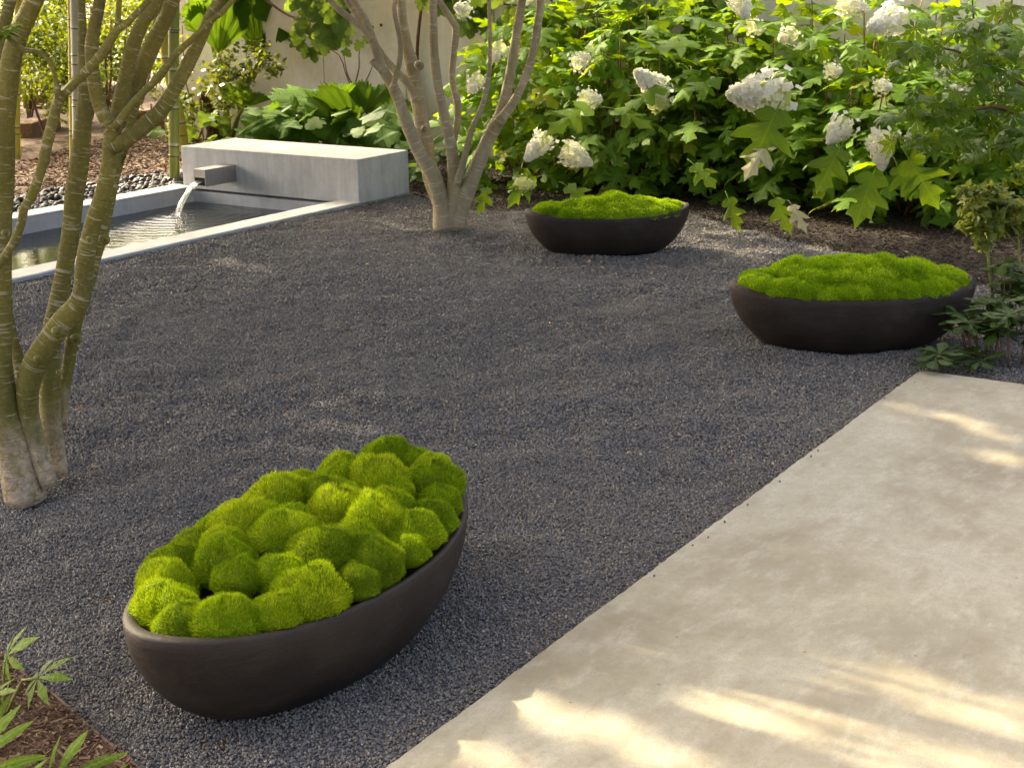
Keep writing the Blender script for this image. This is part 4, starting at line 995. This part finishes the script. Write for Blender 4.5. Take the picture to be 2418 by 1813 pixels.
# old brown stump, bamboo canes, timber steps
sb = gs(505, 335); stm = empty('plant_stump', sb, 'pointed fibrous brown stump leaning beside the gunnera', 'stump')
mb = MB(); mb.tube([W(515, 338, sb.y), W(500, 290, sb.y), W(488, 250, sb.y - .03), W(478, 218, sb.y - .06)], [.085, .07, .055, .012], 12, .02, .22, 4); child('stump_body', mb.mesh('stump_body', plain('fibrous_brown', (.10, .045, .02), .9, .5, 50, .02)), stm)
for k in range(9):
    p = W(505 - k * 2.5, 318 - k * 9, sb.y - .05); stalk(stm, [p + Vector((g3.uniform(-.05, .05), -.03, -.03)), p + Vector((g3.uniform(-.09, .09), -.06, .08))], .008, .002, 'twig', 'fibre')
for i, (pts, Y, r, mat, lab) in enumerate((
    ([(411, 428), (411, 300), (410, 150), (411, -10)], 10.76, 12.5, 'bamboo', 'thick green bamboo culm standing by the corner of the fountain block'),
    ([(436, 345), (424, 270), (400, 185), (388, 100), (384, -10)], 12.4, 11, 'bamboo_y', 'yellow leaning bamboo culm behind the thick green one'),
    ([(183, 400), (181, 200), (178, 60), (177, -10)], 11.6, 11, 'bamboo_w', 'pale grey bamboo culm rising between the left stems'),
    ([(172, 395), (170, 250), (168, 100), (166, -10)], 11.9, 7, 'bamboo_y', 'thin yellow bamboo culm close to the pale grey one'),
    ([(40, 380), (38, 250), (42, 120), (44, -10)], 12.2, 9, 'bamboo_y', 'yellow bamboo culm behind the leftmost stem'))):
    P = [W(x, y, Y) for x, y in pts]; foot = P[0].copy(); P[0].z = -.03; rm = r * Y / FPX
    d = P[-1] - P[-2]; P.append(P[-1] + d.normalized() * 1.2)
    t = empty('bamboo_culm', (P[0].x, P[0].y, 0), lab, 'bamboo', 'bamboo culms by the mulch'); mb = MB(); mb.tube(P, [rm] * 4 + [rm * .8] * (len(P) - 4), 12, .06); cu_ = child('culm', mb.mesh('culm', M[mat]), t)
    L = 0
    for a_, b_ in zip(P[:-1], P[1:]):
        n_ = int((b_ - a_).length / .27)
        for k in range(n_):
            q = a_.lerp(b_, (k + .5) / max(1, n_)); dd = (b_ - a_).normalized(); mm = MB(); mm.tube([q - dd * .008, q, q + dd * .008], [rm * .98, rm * 1.10, rm * .98], 12, .004); child('node_ring', mm.mesh('node_ring', M[mat]), cu_)
pb0, pb1 = G(378, 288), G(478, 325); t = empty('bamboo_pole', (pb1.x, pb1.y, 0), 'fallen bamboo pole lying at the foot of the wall', 'pole'); mb = MB(); mb.tube([pb0 + Vector((0, 0, .06)), pb1 + Vector((0, 0, .03))], [.028, .03], 10, .05); child('culm', mb.mesh('culm', M['bamboo']), t)
for i, (x0, x1, y, hgt, lab) in enumerate(((55, 106, 254, .16, 'red timber sleeper with a bright top among the left shrubs'), (30, 78, 323, .14, 'lower red timber sleeper by the mulch'), (296, 350, 296, .16, 'red timber sleeper edging the mulch near the bamboo'), (250, 262, 230, .14, 'short red timber block behind the stems'))):
    a_, b_ = G(x0, y), G(x1, y); mb = MB(); ex = b_ - a_; mb.box(a_ + Vector((0, 0, -.02)), ex, Vector((0, .9, 0)), Vector((0, 0, hgt))); o = link('timber_sleeper', mb.mesh('timber_sleeper', M['timber'], False)); bevel(o, .008); tag(o, lab, 'timber', 'timber steps')
pp = G(378, 322); t = empty('timber_post', (pp.x, pp.y, 0), 'short red timber post beside the bamboo', 'post')
mb = MB(); mb.box(pp + Vector((-.04, 0, -.02)), Vector((.09, 0, 0)), Vector((0, .09, 0)), Vector((0, 0, .24))); bevel(child('post_body', mb.mesh('post_body', M['timber'], False), t), .006)
mb = MB(); mb.tube([pp + Vector((-.055, -.02, -.02)), pp + Vector((-.055, -.02, .3))], [.009, .009], 8, .05); child('stake', mb.mesh('stake', M['timber']), t)

# ------------------------------------------------------------------ right side: maple, standards, pachysandra
mb_ = Vector((3.15, 7.35, 0)); mt = empty('small_maple', mb_, 'fine-leaved green Japanese maple overhanging the hydrangeas by the right standards', 'tree'); g4 = random.Random(31)
for pts, r0 in (([mb_, mb_ + Vector((-.1, .05, .6)), mb_ + Vector((-.25, .1, 1.4))], .03), ([mb_ + Vector((-.1, .05, .62)), W(2380, 180, 7.4), W(2280, 130, 7.35), W(2210, 110, 7.3)], .014), ([mb_ + Vector((-.15, .07, .9)), W(2418, 20, 7.4), W(2350, 60, 7.3), W(2260, 90, 7.2)], .012), ([mb_ + Vector((-.05, .03, .4)), W(2400, 270, 7.3), W(2300, 260, 7.2), W(2200, 290, 7.1)], .012), ([W(2305, 200, 7.5), W(2300, 60, 7.5), W(2294, -20, 7.5)], .009), ([W(2330, 300, 7.5), W(2318, 200, 7.5), W(2312, 150, 7.5)], .009)):
    stalk(mt, pts, r0, r0 * .35, 'twig', 'branch')
pads = [(2290, 55, 110, 34), (2380, 120, 80, 40), (2240, 130, 90, 26), (2330, 190, 90, 30), (2390, 60, 60, 40), (2250, 250, 100, 36), (2350, 280, 80, 40), (2200, 330, 90, 34), (2300, 345, 90, 30), (2400, 220, 50, 50), (2170, 275, 70, 26), (2130, 110, 60, 22), (2400, 330, 50, 36)]
for k in range(290):
    x, y, sx, sy = pads[k % len(pads)]; px, py = g4.gauss(x, sx * .5), g4.gauss(y, sy * .55); p = W(px, py, g4.uniform(6.95, 7.6)); s = g4.uniform(.065, .105)
    child('leaf', MAP[k % 3], mt, place(p, Vector((g4.uniform(-1, 1), g4.uniform(-1, .3), g4.uniform(-.7, .0))), Vector((g4.gauss(0, .35), g4.gauss(-.25, .3), 1)), s))
for i, (bp, sx, sy, Y, rad, nl, lab) in enumerate((((2350, 775), 2335, 500, 6.0, (92, 100), 900, 'little standard shrub with a pale variegated head on one thin stem'), ((2415, 715), 2408, 480, 6.5, (75, 105), 800, 'darker twin standard shrub behind the pale one'))):
    b0 = G(*bp); b0.z = 0; t = empty('standard_shrub', b0, lab, 'shrub', 'standard shrubs by the patio corner'); Y = b0.y
    c = W(sx, sy, Y); stalk(t, [b0 + Vector((0, 0, -.01)), W(sx + 5, 660, Y), W(sx - 2, 600, Y), c], .0065, .005, 'gstem', 'stem')
    for k in range(7): stalk(t, [W(sx, 590 - k * 8, Y), W(sx + g4.uniform(-70, 70), sy + g4.uniform(-60, 50), Y + g4.uniform(-.1, .1))], .004, .002, 'gstem', 'twig')
    rx, rz = rad[0] * Y / FPX, rad[1] * Y / FPX
    child('crown', leaf_cloud(clumps(c, (rx * .82, rx * .82, rz * .8), 40, rx * .22, 50 + i), int(nl * 1.5), .042, M['variegated'] if i == 0 else M['box'], 'crown', 51 + i), t)
for i, (px, py, n, hh, lab) in enumerate(((2262, 878, 6, .09, 'low dark rosette plant at the patio corner'), (2330, 850, 13, .24, 'glossy dark pachysandra clump under the pale standard shrub'), (2400, 870, 13, .25, 'glossy pachysandra clump beside the patio, right of the standards'), (2390, 790, 14, .32, 'taller pachysandra clump behind the front ones'), (2340, 800, 8, .18, 'small pachysandra between the bowl and the patio corner'))):
    b0 = G(px, py); b0.z = 0; t = empty('pachysandra', b0, lab, 'plant', 'pachysandra by the patio corner')
    for k in range(n):
        q = b0 + Vector((g4.uniform(-.11, .11), g4.uniform(-.08, .10), hh * g4.uniform(.45, 1))); stalk(t, [Vector((q.x * .6 + b0.x * .4, q.y * .6 + b0.y * .4, -.01)), q], .0028, .002, 'twig', 'stem')
        for j in range(9):
            a = j * 2.4 + k; el = g4.uniform(-.25, .6) ; d = Vector((math.cos(a), math.sin(a), el)); child('leaf', PAC[j % 3], t, place(q, d, UPV + Vector((-d.x * el, -d.y * el, 0)) + rv(g4, .12), g4.uniform(.06, .105)))

# ------------------------------------------------------------------ near left corner bed: mulch, edging, lance-leaved plants
edge_px = [(-60, 1520), (15, 1567), (57, 1607), (134, 1661), (204, 1726), (250, 1766), (296, 1801), (345, 1850)]
ep = [G(x, y) for x, y in edge_px]
nb_ = poly_sheet('corner_mulch', ep + [G(345, 1950), G(-200, 1950), G(-300, 1520)], .013, M['mulch'])
V, F = [], []
for p in ep:
    n_ = Vector((.75, .65, 0)) * .003
    V += [p - n_ + Vector((0, 0, -.02)), p - n_ + Vector((0, 0, .020)), p + n_ + Vector((0, 0, .020)), p + n_ + Vector((0, 0, -.02))]
for i in range(len(ep) - 1):
    for k in range(4):
        k2 = (k + 1) % 4; F.append((i * 4 + k, i * 4 + k2, i * 4 + 4 + k2, i * 4 + 4 + k))
F += [(0, 1, 2, 3), tuple(len(V) - 4 + k for k in (3, 2, 1, 0))]
o = link('garden_edging', mesh_of('garden_edging', V, F, M['edge'], False)); tag(o, 'thin rusty metal edging strip between corner mulch and gravel', 'edging')
o = scatter('corner_chips', [(ep + [G(345, 1950), G(-200, 1950), G(-300, 1520)], .014)], 16000, M['chip'], .001, .011, (0, .012), 91, hmin=.06, cube=True, yr=.22, tilt=.6); tag(o, 'loose bark chips and needles in the near corner bed', 'mulch', kind='stuff')
lp = G(60, 1880); lp.z = 0
lil = empty('lance_leaf_plant', lp, 'plant with broad lance-shaped leaves in the near corner mulch', 'plant')
g5 = random.Random(77)
for (a_, b_, Y0, Y1, wd) in (((137, 1822), (193, 1722), 2.42, 2.46, 1.25), ((180, 1822), (296, 1765), 2.42, 2.50, 1.25), ((113, 1825), (128, 1742), 2.44, 2.42, .9), ((-10, 1812), (108, 1765), 2.40, 2.46, 1.0), ((-20, 1830), (102, 1778), 2.38, 2.44, .8), ((-30, 1775), (62, 1692), 2.46, 2.5, 1.1), ((-40, 1760), (35, 1668), 2.5, 2.52, 1.1), ((-20, 1720), (20, 1640), 2.55, 2.6, .9), ((60, 1840), (98, 1790), 2.4, 2.4, 1.0), ((250, 1840), (300, 1800), 2.4, 2.44, .9)):
    p, q = W(*a_, Y0), W(*b_, Y1); L = (q - p).length * 1.05; child('leaf', LIL[g5.randrange(3)], lil, place(p, q - p, Vector((g5.uniform(-.3, .3), -.4, 1)), (L, L * wd * 1.1, L)))
    stalk(lil, [Vector((p.x, p.y - .02, -.01)), p], .004, .003)
pp_ = G(8, 1690); pp_.z = 0; palm = empty('palmate_plant', pp_, 'two fingered palmate leaves on thin stalks leaning over the gravel', 'plant')
for k, (cx_, cy_, tx, ty, s, Y) in enumerate(((17, 1547, 60, 1500, .088, 2.72), (90, 1600, 140, 1590, .088, 2.68), (-12, 1640, 20, 1620, .06, 2.6))):
    p = W(cx_, cy_, Y); q = W(tx, ty, Y - .03); child('leaf', PAL[k % 2], palm, place(p, q - p, Vector((.1, -.55, .85)), s)); stalk(palm, [pp_ + Vector((0, 0, -.01)), pp_.lerp(p, .6) + Vector((0, 0, .03)), p], .0035, .0025)
# sprig of maple leaves on the left tree's thin branch
for k, (x, y, tx, ty, s) in enumerate(((14, 72, 45, 70, .055), (22, 62, 30, 50, .045), (8, 78, 25, 88, .045))):
    child('leaf', MAP[k % 3], lt, place(W(x, y, 3.83), W(tx, ty, 3.8) - W(x, y, 3.83), Vector((.1, -.5, .9)), s))

# ------------------------------------------------------------------ mulch, pebbles, litter
bed_m = [p + D1 * .0 for p in bed] + [XY(U_WALL, UV(bed[-1])[1] + .3), XY(U_WALL, UV(bed[0])[1] - 2.5), XY(u_bb + .01, v_bl - .3), XY(u_bb + .01, v_fo + .05)]
poly_sheet('planting_bed', bed_m, -.002, m_mulch('shaded_bed_mulch', .22))  # mulch colour darkened here to stand for the shrubs' shade
o = scatter('bed_chips', [(bed_m, .0)], 3000, M['chip_shaded'], .002, .014, (0, .02), 17, hmin=.10, cube=True, yr=.22, tilt=.5); tag(o, 'bark mulch chips under the hydrangeas', 'mulch', kind='stuff')
back_m = [XY(6.2, v_bo - .5), XY(u_bf + .3, v_bo - .3), XY(11.5, v_bo + .5), XY(14, -5.5), XY(13, -12), XY(6.2, -9)]
o = scatter('back_chips', [(back_m, -.012)], 900, M['chip'], .004, .028, (0, .02), 23, hmin=.12, cube=True, yr=.22, tilt=.5); tag(o, 'sunlit bark mulch chips beyond the pool', 'mulch', kind='stuff')
peb = [XY(U0, v_bo - .004), XY(u_bb - .2, v_bo - .004), XY(u_bb + .1, v_bo - .62), XY(U0, v_bo - .75)]
o = scatter('river_pebbles', [(peb, -.01)], 620, M['pebble'], .016, .036, (0, .022), 29, hmin=.45, subdiv=2, tilt=.5); tag(o, 'dark rounded river pebbles strewn along the far side of the pool', 'pebbles', kind='stuff')
# dry bits on the gravel
LV, LF = [], []; g6 = random.Random(3)
for k in range(640):
    if k < 460:
        p = G(g6.uniform(20, 2300), 480 + (g6.random() ** 1.6) * 700, .008)
    else: p = G(g6.gauss(1400, 500), 545 + abs(g6.gauss(0, 60)), .008)
    u, v = UV(p)
    if v < v_fo + .03 or v > v_pe - .02: continue
    a = g6.uniform(0, 6.28); L = g6.uniform(.006, .016) * (1.5 if p.y > 6 else .8); x = Vector((math.cos(a), math.sin(a), g6.uniform(-.2, .2))) * L; y = Vector((-math.sin(a), math.cos(a), g6.uniform(-.3, .3))) * L * g6.uniform(.12, .35); b = len(LV)
    LV += [p - x, p + y + Vector((0, 0, .004)), p + x, p - y]; LF += [(b, b + 1, b + 2), (b, b + 2, b + 3)]
o = link('dry_litter', mesh_of('dry_litter', LV, LF, M['litter'], False)); tag(o, 'scattered dry leaf bits on the gravel', 'leaf litter', kind='stuff')

# ------------------------------------------------------------------ unseen trees added by the pool and the maples' crowns, shaped for dappled shade
# sunlit gaps on the ground: (from pixel, to pixel, half width in metres)
gaps = [((1165, 1628), (1440, 1735), .075), ((1600, 1568), (2418, 1830), .06), ((2060, 1600), (2460, 1700), .035), ((1700, 1690), (2150, 1840), .05), ((1040, 1765), (1250, 1840), .05), ((2180, 1705), (2480, 1810), .03), ((1430, 1730), (1700, 1840), .04),
        ((2230, 985), (2440, 1060), .012), ((735, 940), (800, 952), .035), ((700, 985), (770, 1000), .012), ((820, 985), (900, 1010), .012), ((860, 930), (900, 935), .008), ((1735, 562), (1860, 566), .06), ((905, 525), (975, 535), .08), ((540, 610), (640, 640), .05), ((2330, 1075), (2440, 1110), .015)]
gseg = [(np.array(G(*a_, .02))[:2], np.array(G(*b_, .02))[:2], w_) for a_, b_, w_ in gaps]
# light that reaches raised things: point, radius
def shadow_of(p): q = p - SUN * (p.z / SUN.z); return np.array((q.x, q.y))
spots = [(shadow_of(W(650, 342, PU(650, 345, u_bf + .2).y)), .16), (shadow_of(G(335, 1400, .3)), .10), (shadow_of(G(440, 1200, .3)), .07), (shadow_of(G(1480, 462, .27)), .16), (shadow_of(W(1790, 400, 8.15)), .14), (shadow_of(W(1860, 500, 8.1)), .12), (shadow_of(W(2275, 500, G(2350, 775).y)), .15), (shadow_of(G(330, 1240, .3)), .06), (shadow_of(G(2030, 640, .3)), .0)]
for k in range(26): spots.append((shadow_of(W(rng.uniform(1130, 2350), rng.uniform(0, 190), rng.uniform(8.6, 9.3))), rng.uniform(.10, .24)))
for k in range(8): spots.append((shadow_of(W(rng.uniform(1180, 1750), rng.uniform(180, 380), rng.uniform(8.5, 9.0))), rng.uniform(.05, .10)))
for k in range(5): spots.append((shadow_of(W(rng.uniform(560, 960), rng.uniform(190, 320), 11)), rng.uniform(.08, .2)))
def canopy_keep(P):
    gx = P[:, 0] - SUN.x * P[:, 2] / SUN.z; gy = P[:, 1] - SUN.y * P[:, 2] / SUN.z
    ok = np.ones(len(P), bool); j = nrng.normal(0, .02, (len(P), 2)); Q = np.stack([gx, gy], 1) + j
    for a_, b_, w_ in gseg:
        ab = b_ - a_; t = np.clip(((Q - a_) @ ab) / (ab @ ab), 0, 1); d = np.linalg.norm(Q - (a_ + t[:, None] * ab), axis=1); ok &= d > (w_ + .05) * (1 - .3 * np.abs(t - .5))
    for c_, r_ in spots:
        if r_ > 0: ok &= np.linalg.norm(Q - c_, axis=1) > r_ + .05
    return ok | (nrng.random(len(P)) < .07)
NL = 85000
tx = nrng.uniform(-5.0, 4.2, NL); ty = nrng.uniform(.8, 11.2, NL); tz = nrng.uniform(2.7, 5.2, NL)
P = np.stack([tx + SUN.x * tz / SUN.z, ty + SUN.y * tz / SUN.z, tz], 1)
# open the far-left mulch and thin the shade towards the bed
lit = ((tx < -2.3) & (ty > 10.3) & (nrng.random(NL) < .93)) | ((tx - .35 * (11 - ty) > 1.5) & (ty > 8.2) & (nrng.random(NL) < .35)) | ((ty > 9.6) & (tx > -.5) & (nrng.random(NL) < .5))
tu = tx * D1.x + ty * D1.y; tv = tx * D2.x + ty * D2.y
lit |= (tu > 8.05) & (nrng.random(NL) < .84)
P = P[~lit]; P = P[canopy_keep(P)]
crowns = {'l': (lt, Vector((-1.4, 4.1, 0))), 'c': (ct, Vector((-.4, 8.6, 0)))}
for i, (x, y, lab) in enumerate(((-5.4, 7.4, 'unseen leafy tree added for shade beside the near end of the pool'), (-6.2, 11.6, 'unseen leafy tree added for shade beyond the mulch, past the pool'), (-3.4, 16.5, 'unseen leafy tree added for shade behind the far end of the wall'))):
    t = empty('added_shade_tree', (x, y, 0), lab, 'tree', 'unseen trees added for shade'); mb = MB(); mb.tube([Vector((x, y, -.1)), Vector((x + .1, y, 1.5)), Vector((x + .1, y - .1, 4.6))], [.16, .13, .05], 12, .15, .05, i); child('added_shade_trunk', mb.mesh('added_shade_trunk', M['bark_c']), t)
    for k in range(6):
        a = k * 1.05; stalk(t, [Vector((x + .1, y, 2.2 + .2 * k)), Vector((x + 1.0 * math.cos(a), y + 1.0 * math.sin(a), 3.2 + .2 * k)), Vector((x + 1.9 * math.cos(a), y + 1.9 * math.sin(a), 4.0 + .15 * k))], .045, .012, 'twig', 'limb')
    crowns['s%d' % i] = (t, Vector((x, y, 0)))
keys = list(crowns); cc = np.array([(crowns[k][1].x, crowns[k][1].y) for k in keys])
own = np.argmin(np.linalg.norm(P[:, None, :2] - cc[None], axis=2), axis=1)
for i, k in enumerate(keys):
    Q = P[own == i]
    if len(Q) == 0: continue
    n = len(Q); t = nrng.normal(size=(n, 3)); t /= np.linalg.norm(t, axis=1)[:, None]; up = nrng.normal(size=(n, 3)) * .6 + np.array([0, 0, .7]); s_ = np.cross(up, t); s_ /= np.linalg.norm(s_, axis=1)[:, None]
    L = nrng.uniform(.11, .19, n)[:, None]
    V = np.stack([Q - t * L * .5, Q + s_ * L * .36, Q + t * L * .5, Q - s_ * L * .36], 1).reshape(-1, 3); b = np.arange(n)[:, None] * 4
    F = np.concatenate([b + np.array([0, 1, 2]), b + np.array([0, 2, 3])], 0)
    me = bpy.data.meshes.new('crown'); me.from_pydata(V.tolist(), [], F.tolist()); me.materials.append(M['canopy']); child('crown', me, crowns[k][0])
print('objects', len(bpy.data.objects))
